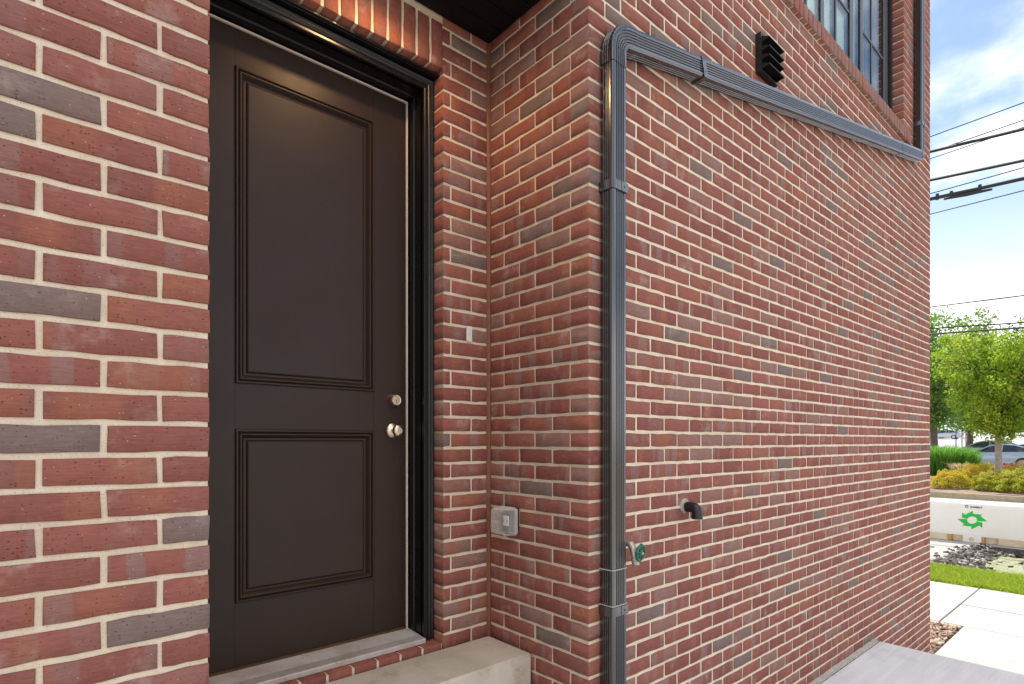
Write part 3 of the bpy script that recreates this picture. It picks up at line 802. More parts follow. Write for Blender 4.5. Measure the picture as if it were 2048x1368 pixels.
tag(MB().box(-.130, -.099, RD - .0028, RD - .0012, CZ + .447, CZ + .517).build('tape_strip', 'tape'), 'small white strip of tape stuck on the brick beside the door', 'tape')

dl = empty('downlight', (-.63, .33, SOFFIT), 'round recessed warm downlight in the black soffit over the door', 'light')
MB().lathe((-.63, .33, SOFFIT + .0005), (0, 0, -1), [(0, .062), (.004, .060), (.006, .052), (.002, .046), (.001, .046)], 28).build('trim_ring', 'trim', dl, smooth=40)
MB().lathe((-.63, .33, SOFFIT - .001), (0, 0, -1), [(0, .046), (.001, .046), (.0012, .0001)], 28).build('lens', 'glow', dl)
al = bpy.data.lights.new('downlight_bulb', 'SPOT'); al.energy = 12.5; al.color = (1.0, .58, .27); al.shadow_soft_size = .045; al.spot_size = radians(155); al.spot_blend = .6
alo = bpy.data.objects.new('downlight_bulb', al); COL.objects.link(alo); alo.parent = dl; alo.location = (0, 0, -.012)

# ------------------------------------------------------------------ ground
def sheet(name, mat, x0, x1, y0, y1, z, parent=None):
    o = MB().add([(x0, y0, z), (x1, y0, z), (x1, y1, z), (x0, y1, z)], [(0, 1, 2, 3)]).build(name, mat, parent)
    if parent is None: o['kind'] = 'structure'
    return o
def grid(name, mat, xs, ys, zf):
    V = [(x, y, zf(x, y)) for x in xs for y in ys]; n = len(ys)
    F = [(i * n + j, (i + 1) * n + j, (i + 1) * n + j + 1, i * n + j + 1) for i in range(len(xs) - 1) for j in range(n - 1)]
    me = fastmesh(name, V, F); return tag(link(name, me, mat), kind='structure')
sheet('ground', 'soil', -400, 700, -500, 500, -.9)
# landing and its steps down to the walk
slab('landing', 'landing', -4.0, 3.29, -3.2, -.028, .20, .48, .012)
for k in range(2): slab('stair_step', 'landing', 3.292 + .3 * k, 3.592 + .3 * k, -3.2, -.02, -.1, .32 - .16 * k, .01)
tag(MB().loft([[(xx, -.034 + random.uniform(-.004, .004), .477), (xx, -.012, .484 + random.uniform(-.002, .003)), (xx, .003, .494 + random.uniform(-.004, .006)), (xx, .003, .477)] for xx in np.linspace(.16, 3.285, 160)]).build('mortar_smear', 'smear', smooth=80), kind='structure')
walk = sheet('walkway', 'kerb', -12, 6.05, -60, -.02, -.05)
def panel(x0, x1, y0, y1, parent, mat='walk', z=0.0):
    org = parent.matrix_world.translation
    return MB().box(x0 + .007, x1 - .007, y0 + .007, y1 - .007, z - .1, z + random.uniform(-.002, .002), .006).build('concrete_slab', mat, parent)
for a, b in ((3.9, 6.05), ):
    for k in range(6): panel(a, b, -.03 - 1.75 * (k + 1), -.03 - 1.75 * k, walk)
for k in range(4): panel(-12 + 4 * k, -8 + 4 * k, -12, -3.25, walk)
side_walk = sheet('sidewalk', 'kerb', 6.05, 8.19, -60, 60, -.05)
for k in range(-5, 8):
    for a, b in ((6.05, 7.05), (7.05, 8.19)): panel(a, b, .18 - 1.75 * (k + 1) + 3.5, .18 - 1.75 * k + 3.5, side_walk)
sheet('mulch_bed', 'soil', 4.70, 6.05, -.02, 40, -.045)
tag(MB().box(5.985, 6.05, -.02, 30, -.2, -.004, .008).build('bed_edging', 'kerb'), kind='structure')
def scatter_boxes(name, mat, pts, size, zc, flat=.25, tonef=None, elong=3.0):
    n = len(pts); V = np.zeros((n, 8, 3)); base = np.array([(-1, -1, -1), (1, -1, -1), (1, 1, -1), (-1, 1, -1), (-1, -1, 1), (1, -1, 1), (1, 1, 1), (-1, 1, 1)], float)
    F0 = np.array([(0, 3, 2, 1), (4, 5, 6, 7), (0, 1, 5, 4), (1, 2, 6, 5), (2, 3, 7, 6), (3, 0, 4, 7)]); F = np.zeros((n, 6, 4), int)
    T = np.zeros((n, 8, 4), np.float32); T[..., 3] = 1
    for i, p in enumerate(pts):
        s = size * RNG.uniform(.5, 1.5); d = np.array([s, s / elong * RNG.uniform(.7, 1.6), s * flat * RNG.uniform(.5, 1.4)]) / 2
        b = base * d * RNG.uniform(.6, 1.25, (8, 3))
        m = np.array(Matrix.Rotation(RNG.uniform(0, 6.28), 3, 'Z') @ Matrix.Rotation(RNG.normal(0, .45), 3, 'X') @ Matrix.Rotation(RNG.normal(0, .45), 3, 'Y'))
        V[i] = b @ m.T + np.array(p); F[i] = F0 + 8 * i; T[i, :, :3] = RNG.uniform(0, 1, 3)
    me = fastmesh(name, V.reshape(-1, 3), F.reshape(-1, 4), T.reshape(-1, 4)); me.materials.append(M[mat])
    return tag(link(name, me), kind='stuff')
tag(scatter_boxes('wood_mulch', 'chips', [(RNG.uniform(4.9, 5.98), y, -.03 + RNG.uniform(0, .02)) for y in RNG.uniform(-.01, 1.6, 3800)], .055, 0), 'brown wood chip mulch in the bed at the end of the wall', 'mulch')
# street with the dug-out square, kerb, far planter
PX0, PX1, PY0, PY1 = 9.62, 13.05, -3.2, .97
st = MB()
for a, b, c, d in ((9.60, 24.30, PY1, 60), (PX1, 24.30, PY0, PY1), (9.60, PX0, PY0, PY1), (9.60, 24.30, -60, PY0)):
    st.box(a, b, c, d, -.45, -.12)
tag(st.build('street', 'street'), kind='structure')
tag(MB().box(9.45, 9.598, -60, 60, -.3, -.005, .02).build('kerb', 'kerb_white', smooth=40), kind='structure')
sheet('grass_verge', 'soil', 8.19, 9.45, -60, 60, -.03)
def pitz(x, y):
    e = min(x - PX0, PX1 - x, PY1 - y); edge = max(0, 1 - e / .75)
    near = max(0, 1 - (x - PX0) / 1.2)
    return -.130 - .125 * min(1, (x - PX0) / 2.6) + .16 * max(0, 1 - (PY1 - y) / .7) ** 2 + .025 * (math.sin(x * 5.1 + y * 3.3) * math.sin(y * 4.7 - x)) + random.uniform(-.012, .012)
grid('dug_pit', 'pit', np.linspace(PX0 + .01, PX1 - .01, 60), np.linspace(PY0 + .01, PY1 - .01, 70), pitz)
# ragged broken edge of the pit
def ragged(p, q, nrm, name):
    mb = MB(); p = Vector(p); q = Vector(q); nrm = Vector(nrm); rings = []
    for k in range(61):
        c = p + (q - p) * k / 60
        a, b = random.uniform(.01, .05), random.uniform(.02, .10)
        rings.append([c + Vector((0, 0, .002)) - nrm * .01, c + Vector((0, 0, .003)) + nrm * a * .5, c + Vector((0, 0, -.08 + random.uniform(-.02, .02))) + nrm * a, c + Vector((0, 0, -.16)) + nrm * b * .4, c + Vector((0, 0, -.40)) + nrm * b, c + Vector((0, 0, -.42)) - nrm * .01])
    return tag(mb.loft(rings).build(name, 'asphalt'), kind='structure')
ragged((PX0, PY1, -.12), (PX1, PY1, -.12), (0, -1, 0), 'pit_edge'); ragged((PX1, PY1, -.12), (PX1, PY0, -.12), (-1, 0, 0), 'pit_edge')
pr = []
for _ in range(520):
    x = RNG.uniform(PX0, PX1); y = PY1 - abs(RNG.normal(0, .20)); 
    if y > PY0: pr.append((x, y + .02, pitz(x, y) + RNG.uniform(0, .04)))
for _ in range(110): pr.append((PX1 - abs(RNG.normal(0, .12)), RNG.uniform(PY0, PY1), -.25 + RNG.uniform(0, .05)))
for _ in range(60): pr.append((RNG.uniform(PX0, PX1), RNG.uniform(PY0, PY1), -.10))
pr = [(a, b, c if c != -.10 else pitz(a, b) + .01) for a, b, c in pr]
for _ in range(60): pr.append((RNG.uniform(9.8, 12.6), PY1 + abs(RNG.normal(0, .18)), -.112))
tag(scatter_boxes('broken_asphalt', 'rubble', pr, .062, 0, .5, elong=1.5), 'dark broken asphalt rubble round the dug out pit', 'rubble')

def blades(name, mat, n, xr, yr, z, h, w, lean=.35, lab=None, cat=None, kind='stuff', dens=None):
    x = RNG.uniform(*xr, n); y = RNG.uniform(*yr, n); hh = h * RNG.uniform(.5, 1.25, n); a = RNG.uniform(0, 6.28, n); ln = RNG.normal(0, lean, (n, 2)) * hh[:, None]
    ca, sa = np.cos(a) * w / 2, np.sin(a) * w / 2
    V = np.stack([np.stack([x - ca, y - sa, np.full(n, z)], 1), np.stack([x + ca, y + sa, np.full(n, z)], 1),
                  np.stack([x + ca * .7 + ln[:, 0] * .35, y + sa * .7 + ln[:, 1] * .35, z + hh * .6], 1), np.stack([x - ca * .7 + ln[:, 0] * .35, y - sa * .7 + ln[:, 1] * .35, z + hh * .6], 1),
                  np.stack([x + ln[:, 0], y + ln[:, 1], z + hh], 1)], 1).reshape(-1, 3)
    k = np.arange(n)[:, None] * 5
    F = np.concatenate([k + np.array([0, 1, 2]), k + np.array([0, 2, 3]), k + np.array([3, 2, 4])])
    T = np.ones((n, 5, 4), np.float32); T[..., :3] = RNG.uniform(0, 1, (n, 1, 3))
    me = fastmesh(name, V, F, T.reshape(-1, 4)); me.materials.append(M[mat])
    o = link(name, me)
    if kind: o['kind'] = kind
    return tag(o, lab, cat)
blades('lawn_grass', 'lawn', 42000, (8.2, 9.46), (-1.2, 2.2), -.03, .085, .010, .5, 'strip of short bright green lawn between sidewalk and kerb', 'grass')

# ------------------------------------------------------------------ water-filled barrier
br = empty('road_barrier', (13.55, 1.15, -.12), 'long white plastic road barrier with a green sunburst logo', 'barrier')
BY0, BY1 = -.45, 2.75
prof = [(13.30, .02), (13.295, .08), (13.335, .60), (13.345, .66), (13.37, .705), (13.42, .73), (13.62, .73), (13.67, .705), (13.695, .66), (13.705, .60), (13.745, .08), (13.74, .02)]
MB().loft([[(x, y, z) for x, z in prof] for y in (BY0, BY0 + .02, BY1 - .02, BY1)]).build('shell', 'barrier', br, smooth=40)
def yb(px): 
    t = (px - 1024) / 1128; d = 14.935 / (CA + SA * t); return CY + d * (SA - CA * t)
for a, b, z, m, dx in ((1800, 1895, .022, 'barrier_foot', 0), (1895, 1903, .022, 'rust_foot', .004), (1903, 1925, .022, 'barrier_foot', .045), (1925, 1963, .022, 'barrier', -.004), (1963, 1969, .022, 'rust_foot', .004), (1969, 1996, .022, 'barrier_foot', .045), (1996, 2140, .022, 'barrier_foot', 0)):
    MB().box(13.300 + dx, 13.735, yb(b), yb(a) - .001, -.118, z, .008).build('foot', m, br)
MB().lathe((13.297, yb(1943), -.04), (-1, 0, 0), [(0, .045), (.008, .043), (.010, .03), (.006, .025), (.006, .012), (.012, .010), (.012, .0001)], 16).build('drain_plug', 'barrier_foot', br, smooth=40)
LY, LZ = 1.146, .352; LS = .00061
def face_x(z): return 13.295 + (z - .08) / .52 * .040 - .004
def logo_pt(x, y): 
    u = (x - 1090) * LS; vv = -(y - 845 - .107 * (x - 1090)) * LS
    return (LY - u, LZ + vv)
half = [(960, 800), (815, 760), (815, 580), (900, 660), (1105, 530), (1110, 630), (1365, 665), (1310, 715), (1495, 890), (1225, 880)] + [(1090 + 135 * cos(a), 845 + 125 * sin(a)) for a in np.linspace(radians(8), radians(-160), 10)]
for sgn in (1, -1):
    P = [logo_pt(1090 + sgn * (x - 1090), 845 + sgn * (y - 845)) for x, y in half]
    from mathutils.geometry import tessellate_polygon
    tri = tessellate_polygon([[Vector((a, b, 0)) for a, b in P]])
    MB().add([(face_x(b), a, b) for a, b in P], [tuple(t) for t in tri]).build('logo', 'logo', br)
def text(body, size, y, z, xf, parent):
    cu = bpy.data.curves.new('lettering', 'FONT'); cu.body = body; cu.size = size; cu.align_x = 'CENTER'; cu.extrude = .0006; cu.offset = .0012
    to = bpy.data.objects.new('lettering', cu); COL.objects.link(to); bpy.context.view_layer.update()
    me = bpy.data.meshes.new_from_object(to.evaluated_get(bpy.context.evaluated_depsgraph_get())); bpy.data.objects.remove(to); me.name = 'lettering'
    me.materials.clear(); me.materials.append(M['ink'])
    o = link('lettering', me, None, parent); o.rotation_euler = (pi / 2, 0, -pi / 2)
    org = parent.matrix_world.translation; o.location = (xf - org.x, y - org.y, z - org.z); return o
text('SUNBELT', .048, LY - .066, .608, face_x(.62) - .004, br)
MB().loft([[(face_x(.628) - q, LY + .093 + rad * cos(a), .628 + rad * sin(a)) for a in np.linspace(0, 2 * pi, 7)[:-1]] for rad, q in ((.029, 0), (.029, .001), (.017, .001), (.017, 0))], cap=False).build('emblem', 'ink', br)

# ------------------------------------------------------------------ planting across the street
def at(px, x):
    t = (px - 1024) / 1128; d = (x - CX) / (CA + SA * t); return CY + d * (SA - CA * t)
def terrain(x, y):
    if x < 30: return .10 + (x - 24.4) * .025
    if x < 60: return .24 + (x - 30) * .018
    return .78 + (x - 60) * .032
grid('planting_bed', 'soil', np.linspace(24.45, 36, 24), np.linspace(-20, 30, 60), lambda x, y: terrain(x, y) + .02 * sin(x * 3) * sin(y * 2.3))
tag(MB().box(24.30, 24.46, -60, 60, -.4, .095, .02).build('far_kerb', 'kerb', smooth=40), kind='structure')
grid('parking_lot', 'walk', np.linspace(35.9, 200, 40), np.linspace(-80, 160, 30), terrain)

def leaf_cloud(pts, size, mat, name, parent=None, tone=None, normal_up=.3):
    n = len(pts); P = np.asarray(pts, float)
    a = RNG.normal(0, 1, (n, 3)); a /= np.linalg.norm(a, axis=1)[:, None]
    b = np.cross(a, RNG.normal(0, 1, (n, 3))); b /= np.linalg.norm(b, axis=1)[:, None]
    s = size * RNG.uniform(.55, 1.3, (n, 1))
    V = np.stack([P - a * s * .5, P + b * s * .30, P + a * s * .5, P - b * s * .30], 1).reshape(-1, 3)
    F = np.arange(4 * n).reshape(-1, 4)
    T = np.ones((n, 4, 4), np.float32); T[..., :3] = (RNG.uniform(0, 1, (n, 3)) if tone is None else np.asarray(tone))[:, None, :]
    if parent is not None: V = V - np.array(parent.matrix_world.translation)
    me = fastmesh(name, V, F, T.reshape(-1, 4)); me.materials.append(M[mat]); return link(name, me, None, parent)
def tree(name, base, height, trunk_h, rad, nlimb, nleaf, leaf, mat, bark, label, trunk_r, group=None, shape=1.0, spread=.6, seed=1):
    rnd = random.Random(seed); rg = np.random.default_rng(seed)
    t = empty(name, base, label, 'tree', group); B = Vector(base)
    mb = MB(); mb.tube([B + Vector((0, 0, -.1)), B + Vector((.02, 0, trunk_h * .5)), B + Vector((.03, .03, trunk_h)), B + Vector((.05, 0, height * .75))], [trunk_r * 1.2, trunk_r, trunk_r * .85, trunk_r * .2], 10)
    mb.build('trunk', bark, t, smooth=60)
    lm = MB(); tips = []
    for k in range(nlimb):
        a = k * 2.4 + rnd.uniform(-.4, .4); f = (k + .5) / nlimb
        z0 = trunk_h * .9 + (height * .62 - trunk_h) * f * .9
        prof = math.sin(pi * min(1, .22 + .78 * (1 - f) ** .8 * 1.0)) ** .6 * (1 if f < .75 else .7)
        L = rad * rnd.uniform(.65, 1.12) * max(.35, prof)
        rise = L * rnd.uniform(.55, 1.3) * (1 + f * .8)
        p0 = B + Vector((0, 0, z0)); p1 = p0 + Vector((cos(a) * L * .5, sin(a) * L * .5, rise * .45)); p2 = p0 + Vector((cos(a) * L, sin(a) * L, rise))
        p2.z = min(p2.z, B.z + height * rnd.uniform(.86, 1.0))
        lm.tube([p0, p1, p2], [trunk_r * .42, trunk_r * .22, trunk_r * .06], 6)
        for q in range(7):
            u = rnd.uniform(.35, 1.0); c = p0.lerp(p1, u * 2) if u < .5 else p1.lerp(p2, u * 2 - 1)
            tips.append((c + Vector((rnd.gauss(0, 1), rnd.gauss(0, 1), rnd.gauss(0, .8))) * rad * .16, rad * rnd.uniform(.13, .27)))
    lm.build('limb', bark if bark == 'limb' else 'limb', t, smooth=60)
    pts, ton = [], []
    per = nleaf // len(tips)
    for c, r_ in tips:
        q = rg.normal(0, 1, (per, 3)); q /= np.linalg.norm(q, axis=1)[:, None]; q *= (rg.uniform(0, 1, (per, 1)) ** .45) * r_ * rg.uniform(.8, 1.3)
        q[:, 2] *= .75; pts.append(q + np.array(c)); tt = rg.uniform(0, 1, 3) * .55; ton.append(np.clip(tt + rg.uniform(0, .45, (per, 3)), 0, 1))
    leaf_cloud(np.concatenate(pts), leaf, mat, 'crown', t, np.concatenate(ton))
    return t
def shrub(name, x, y, rx, ry, h, mat, n, leaf, label, cat='shrub', group=None, seed=1):
    rg = np.random.default_rng(seed); z = terrain(x, y)
    t = empty(name, (x, y, z), label, cat, group)
    mb = MB()
    for k in range(9):
        a = rg.uniform(0, 6.28); mb.tube([(x, y, z - .05), (x + cos(a) * rx * .35, y + sin(a) * ry * .35, z + h * .45), (x + cos(a) * rx * .6, y + sin(a) * ry * .6, z + h * .75)], [.012, .008, .003], 5)
    mb.build('stems', 'limb', t)
    u = rg.normal(0, 1, (n, 3)); u /= np.linalg.norm(u, axis=1)[:, None]; u[:, 2] = np.abs(u[:, 2]) * 1.0
    bump = 1 + .16 * np.sin(u[:, 0] * 7 + seed) * np.sin(u[:, 1] * 8 + seed * 2) + .10 * np.sin(u[:, 2] * 15 + u[:, 0] * 9)
    rr = (rg.uniform(.55, 1.0, n) ** .5) * bump
    P = np.stack([x + u[:, 0] * rx * rr, y + u[:, 1] * ry * rr, z + .05 + u[:, 2] * (h - .05) * rr], 1)
    T = rg.uniform(0, 1, (n, 3)); T[:, 1] = np.clip(T[:, 1] * .75 + .35 * (u[:, 2] * rr > .55) * rg.uniform(0, 1, n), 0, 1)
    leaf_cloud(P, leaf, mat, 'foliage', t, T); return t
tree('young_tree', (30.2, at(1997, 30.2), .24), 7.7, 2.1, 2.35, 36, 32000, .125, 'leaf_lime', 'bark', 'young lime green tree with pale trunk behind the golden shrubs', .125, seed=5)
tree('street_tree', (41.5, at(1868, 41.5), .44), 10.3, 2.6, 3.3, 34, 22000, .17, 'leaf_mid', 'limb', 'taller mid green tree beside the wall edge behind the tall grass', .2, seed=9)
tree('shade_tree', (64, at(2075, 64), .9), 11.0, 3.0, 5.5, 34, 15000, .26, 'leaf_dark', 'limb', 'deep green tree far behind the parked cars', .25, seed=14)
tree('shade_tree', (70, at(1940, 70), 1.1), 9.0, 2.2, 4.5, 30, 12000, .26, 'leaf_mid', 'limb', 'distant round tree beyond the parking lot', .25, seed=21)
sg = 'low golden shrubs along the far kerb'
shrub('golden_shrub', 26.1, at(1901, 26.1), .78, .64, .68, 'leaf_gold', 8000, .058, 'low golden orange shrub next to the tall grass by the far kerb', group=sg, seed=3)
shrub('golden_shrub', 28.6, at(1951, 28.6), .8, .72, .80, 'leaf_gold', 9000, .058, 'taller yellow shrub set back between two low golden shrubs', group=sg, seed=4)
shrub('golden_shrub', 25.9, at(1977, 25.9), .66, .50, .66, 'leaf_olive', 7500, .058, 'small olive gold shrub in front of the pale tree trunk', group=sg, seed=6)
shrub('golden_shrub', 25.7, at(2030, 25.7), .8, .62, .80, 'leaf_olive', 9500, .058, 'wide olive green shrub on the bed to the right of the trunk', group=sg, seed=8)
shrub('golden_shrub', 27.8, at(2040, 27.8), 1.0, .9, .84, 'leaf_olive', 7500, .058, 'olive green shrub just behind the widest shrub', group=sg, seed=12)
fg = 'pink red flowering shrubs'
shrub('flowering_shrub', 33.5, at(1972, 33.5), .7, .65, .62, 'leaf_olive', 2600, .08, 'green shrub with a few red flowers before the parked car', group=fg, seed=31)
shrub('flowering_shrub', 31.0, at(1988, 31.4), .6, .6, .5, 'leaf_red', 2800, .08, 'pink red flowering shrub left of the pale trunk', group=fg, seed=32)
shrub('flowering_shrub', 32.0, at(2025, 32.0), .8, .85, .72, 'leaf_red', 3800, .08, 'large pink red flowering shrub right of the pale trunk', group=fg, seed=33)
def clump(x, y, n, rad, h, mat, label, seed, name='tall_grass', lean=.34, w=.026):
    rg = np.random.default_rng(seed); z = terrain(x, y); t = empty(name, (x, y, z), label, 'grass', 'tall grass clumps')
    a = rg.uniform(0, 6.28, n); r0 = rad * np.sqrt(rg.uniform(0, 1, n)) * .7; hh = h * rg.uniform(.65, 1.1, n); ln = lean * hh * rg.uniform(.2, 1.4, n)
    bx, by = r0 * np.cos(a), r0 * np.sin(a); a2 = a + rg.normal(0, .5, n); dx, dy = np.cos(a2), np.sin(a2); s = rg.uniform(0, 6.28, n); wx, wy = np.cos(s) * w / 2, np.sin(s) * w / 2
    rows_ = []
    for f, zz_, ww in ((0, 0, 1), (.15, .45, 1), (.5, .82, .8), (1.0, 1.0 - .0, .2)):
        cx, cy, cz = bx + dx * ln * f, by + dy * ln * f, hh * (zz_ if f < 1 else .93)
        rows_ += [np.stack([cx - wx * ww, cy - wy * ww, cz], 1), np.stack([cx + wx * ww, cy + wy * ww, cz], 1)]
    V = np.stack(rows_, 1).reshape(-1, 3); k = np.arange(n)[:, None] * 8
    F = np.concatenate([k + np.array(q) for q in ((0, 1, 3, 2), (2, 3, 5, 4), (4, 5, 7, 6))])
    T = np.ones((n, 8, 4), np.float32); T[..., :3] = rg.uniform(0, 1, (n, 1, 3))
    me = fastmesh('blades', V, F, T.reshape(-1, 4)); me.materials.append(M[mat]); link('blades', me, None, t); return t
clump(33.2, at(1872, 33.2), 700, .75, 1.55, 'reed', 'tall green grass clump against the edge of the wall', 41)
clump(33.0, at(1895, 33.0), 700, .7, 1.45, 'reed', 'tall green grass clump in the middle of its row', 42)
clump(33.4, at(1918, 33.4), 700, .7, 1.42, 'reed', 'tall green grass clump near the parked cars bonnet', 43)
clump(33.8, at(1936, 33.8), 450, .5, 1.2, 'reed', 'last tall green grass clump by the flowering shrub', 44)
clump(31.0, at(1921, 31.0), 420, .3, .75, 'tan_reed', 'small dry tan grass tuft behind the golden shrubs', 45, 'dry_grass', .55)

# ------------------------------------------------------------------ cars
def car(name, x, y, z, paint, label, group='cars parked across the street', detail=True):
    """front towards +y, the driver's side faces -x"""
    t = empty(name, (x, y, z), label, 'car', group); L = 4.75
    ys = [2.37, 2.30, 2.1, 1.6, .95, .2, -.6, -1.3, -1.75, -2.15, -2.33, -2.38]
    bel = [.55, .66, .72, .82, .92, .95, .97, .99, 1.00, .98, .92, .80]
    wd = [.62, .74, .82, .88, .90, .91, .91, .90, .88, .84, .78, .70]
    rings = []
    for yy, b, w in zip(ys, bel, wd):
        zb_ = .32 if abs(yy) > 2.2 else .20
        rings.append([(x - w * .93, y + yy, z + zb_), (x - w, y + yy, z + zb_ + .10), (x - w * 1.0, y + yy, z + (zb_ + b) * .52), (x - w * .985, y + yy, z + b - .10), (x - w * .93, y + yy, z + b - .01), (x - w * .6, y + yy, z + b + .012),
                      (x + w * .6, y + yy, z + b + .012), (x + w * .93, y + yy, z + b - .01), (x + w * .985, y + yy, z + b - .10), (x + w, y + yy, z + (zb_ + b) * .52), (x + w, y + yy, z + zb_ + .10), (x + w * .93, y + yy, z + zb_)])
    MB().loft(rings).build('body', paint, t, smooth=45)
    roof = [(1.00, .93), (.60, 1.15), (.20, 1.36), (-.10, 1.435), (-.55, 1.46), (-1.0, 1.42), (-1.40, 1.29), (-1.75, 1.12), (-2.05, .99)]
    # glasshouse: glass shell inside, roof and pillars outside
    def gh(off, lo):
        rg_ = []
        for yy, h in roof:
            w1 = .80 + off; w0 = .60 + off + .16 * max(0, (1.46 - h)) ; base = lo
            rg_.append([(x - w1, y + yy, z + min(base, h - .005)), (x - w0, y + yy, z + h - .045 * (h > 1.1)), (x - w0 + .14, y + yy, z + h), (x + w0 - .14, y + yy, z + h), (x + w0, y + yy, z + h - .045 * (h > 1.1)), (x + w1, y + yy, z + min(base, h - .005))])
        return rg_
    MB().loft(gh(0, .90)).build('glasshouse', 'car_glass', t, smooth=40)
    rf = MB()
    g = gh(.012, .90)
    rf.loft([[r_[1], r_[2], r_[3], r_[4], (r_[4][0] - .01, r_[4][1], r_[4][2] - .03), (r_[3][0], r_[3][1], r_[3][2] - .025), (r_[2][0], r_[2][1], r_[2][2] - .025), (r_[1][0] + .01, r_[1][1], r_[1][2] - .03)] for r_ in g[2:8]])
    ro = rf.build('roof', paint, t, smooth=45)
    for s in (-1, 1):
        k = 1 if s < 0 else -1
        pil = MB()
        edge = [(r_[1] if s < 0 else r_[4]) for r_ in g]
        pil.tube([Vector(e) for e in edge], .035, 6)
        for yy in (-.42, -1.42):
            h = np.interp(-yy, [-a for a, b in roof], [b for a, b in roof]); pil.tube([(x + s * .815, y + yy, z + .92), (x + s * .64, y + yy - .04, z + h - .05)], .028, 6)
        pil.build('pillar', paint, t, smooth=50)
        MB().tube([(x + s * .835, y + .95, z + .935), (x + s * .835, y + .0, z + .955), (x + s * .83, y - 1.7, z + 1.0)], .014, 6).build('window_trim', 'chrome', t)
        for yy in (.0, -1.05): MB().tube([(x + s * .915, y + yy + .11, z + .80), (x + s * .945, y + yy + .06, z + .815), (x + s * .945, y + yy - .06, z + .82), (x + s * .915, y + yy - .11, z + .82)], .014, 6).build('door_handle', paint, t)
        MB().lathe((x + s * .86, y + .62, z + .97), (s, .0, .1), [(0, .03), (.05, .05), (.09, .10), (.18, .10), (.20, .06)], 12).build('mirror', 'car_dark', t, smooth=50)
        for yy in (1.42, -1.36):
            w_ = MB().lathe((x + s * .70, y + yy, z + .33), (s, 0, 0), [(0, .33), (.20, .33), (.215, .31), (.215, .22), (.19, .21), (.19, .0001)], 24).build('wheel', 'tyre', t, smooth=40)
            MB().lathe((x + s * .89, y + yy, z + .33), (s, 0, 0), [(0, .21), (.02, .205), (.012, .17), (.022, .06), (.022, .0001)], 20).build('rim', 'rim', w_, smooth=40, org=tuple(t.location))
        MB().box(x + s * .66 - .12, x + s * .66 + .12, y + 2.20, y + 2.34, z + .60, z + .70, .02).build('headlight', 'chrome', t)
    return t
cy = at(1957, 42.0)
car('parked_car', 42.9, cy - .62, .37, 'car_blue', 'slate blue sedan parked behind the pale tree trunk')
car('parked_car', 46.4, at(1928, 46.4) - 1.0, .60, 'car_silver', 'silver sedan parked just beyond the slate blue one')
car('parked_car', 50.0, at(2030, 50.0) - 1.9, .92, 'car_navy', 'navy car parked beyond the silver sedan')
car('parked_car', 112, at(1862, 112), terrain(112, 0), 'car_dark', 'tiny dark car far across the lot by the lamp post')
car('parked_car', 108, at(1888, 108), terrain(108, 0), 'car_silver', 'tiny pale car far across the lot')

lp = empty('street_lamp', (44.5, at(1873, 44.5), terrain(44.5, 0)), 'black street lamp post with flared base behind the tall grass', 'street lamp')
lx, ly, lz = lp.location
bpy.context.view_layer.update()
MB().lathe((lx, ly, lz - .05), (0, 0, 1), [(0, .26), (.25, .26), (.30, .20), (.9, .17), (1.05, .20), (1.12, .19), (1.2, .10), (1.5, .085), (1.55, .10), (1.6, .07)], 12).build('base', 'lamp_post', lp, smooth=40)
MB().tube([(lx, ly, lz + 1.5), (lx, ly, lz + 5.2)], [.065, .05], 10).build('post', 'lamp_post', lp, smooth=60)
MB().lathe((lx, ly, lz + 5.2), (0, 0, 1), [(0, .06), (.05, .14), (.10, .10), (.55, .20), (.60, .24), (.70, .10), (.85, .02)], 12).build('lantern', 'lamp_post', lp, smooth=30)
for px_, x_, lab_ in ((1912, 56, 'thin dark post in the lot standing nearest the lamp post'), (1924, 60, 'thin dark post between two others in the far lot'), (1932, 52, 'thin dark post in the lot beside the silver sedan')):
    q = empty('sign_post', (x_, at(px_, x_), terrain(x_, 0)), lab_, 'post', 'thin posts in the lot')
    MB().tube([(x_, at(px_, x_), terrain(x_, 0)), (x_, at(px_, x_), terrain(x_, 0) + 2.2)], .035, 6).build('pole', 'lamp_post', q)
# far wood behind everything
fp, ft = [], []
for k in range(60):
    c = np.array([RNG.uniform(150, 185), -10 + k * 1.6 + RNG.uniform(-1, 1), terrain(165, 0) + RNG.uniform(1, 5)]); q = RNG.normal(0, 1, (260, 3)) * np.array([2.2, 2.2, 1.9]); fp.append(q + c); ft.append(np.clip(RNG.uniform(0, .6, 3) + RNG.uniform(0, .4, (260, 3)), 0, 1))
tag(leaf_cloud(np.concatenate(fp), .9, 'leaf_dark', 'far_wood', None, np.concatenate(ft)), 'dark green line of trees far beyond the parking lot', 'woods', kind='stuff')

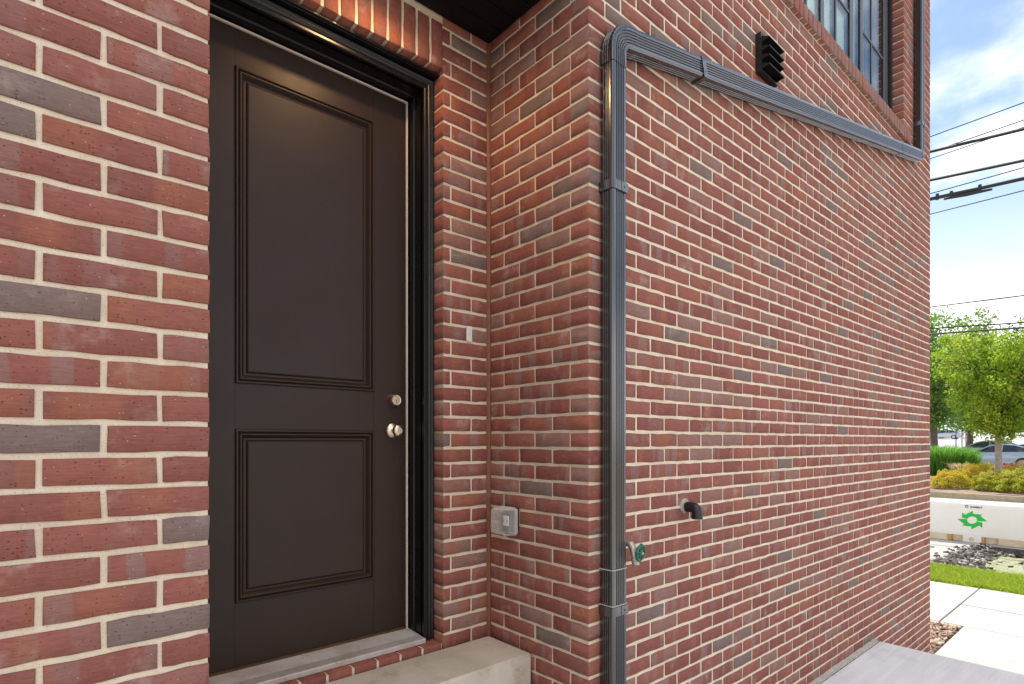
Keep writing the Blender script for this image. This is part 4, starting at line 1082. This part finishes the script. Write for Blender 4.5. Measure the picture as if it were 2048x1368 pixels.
# ------------------------------------------------------------------ overhead cables along the street
def cable(a, b, rad, label, name='overhead_cable'):
    X = 15.0; pts = []
    y_a, y_b = at(1862, X), at(2048, X)
    da, db = (X - CX) / (CA + SA * (1862 - 1024) / 1128), (X - CX) / (CA + SA * 1024 / 1128)
    za, zb_ = CZ + (882 - a) / 1128 * da, CZ + (882 - b) / 1128 * db
    sl_ = (za - zb_) / (y_a - y_b)
    pts = [(X, y, zb_ + sl_ * (y - y_b) + .0012 * (y - y_b) * (y - y_a)) for y in np.linspace(-14, 22, 37)]
    o = MB().tube(pts, rad, 6).build(name, 'wire', smooth=60)
    return tag(o, label, 'cable', 'overhead cables along the street'), pts
cable(273, 205, .011, 'thin single wire running highest of the overhead cables')
cable(304, 240, .011, 'thin wire crossing just above the upper thick cable')
cable(303, 258, .036, 'upper thick black cable bundle above the street')
cable(317, 254, .010, 'thin wire crossing just below the upper thick cable')
cable(360, 321, .034, 'middle thick black cable between thin wires')
cable(387, 335, .011, 'thin wire between the middle and lower thick cables')
cable(398, 357, .042, 'lower thick cable carrying a splice case')
cable(428, 381, .011, 'thin wire under the lower thick cable')
cable(614, 591, .014, 'lone wire halfway between the cables and the tree tops')
cable(657, 645, .016, 'upper of two wires grazing the tree tops')
cable(668, 655, .022, 'lower of two wires grazing the tree tops')
X = 15.0
sc = empty('splice_case', (X, at(1940, X), CZ + 5.65), 'dark splice case clamped along the lower thick cable', 'splice case')
def zc_(px, py): return CZ + (882 - py) / 1128 * (X - CX) / (CA + SA * (px - 1024) / 1128)
MB().tube([(X - .02, at(1888, X), zc_(1888, 399)), (X - .02, at(1935, X), zc_(1935, 389)), (X - .02, at(1985, X), zc_(1985, 379))], [.022, .045, .025], 8).build('case_body', 'wire', sc, smooth=50)
for px_, py in ((1875, 391), (1903, 386), (1960, 373)):
    MB().tube([(X - .02, at(px_, X), zc_(px_, py + 9)), (X - .02, at(px_, X), zc_(px_, py - 3))], .035, 6).build('clamp', 'wire', sc)
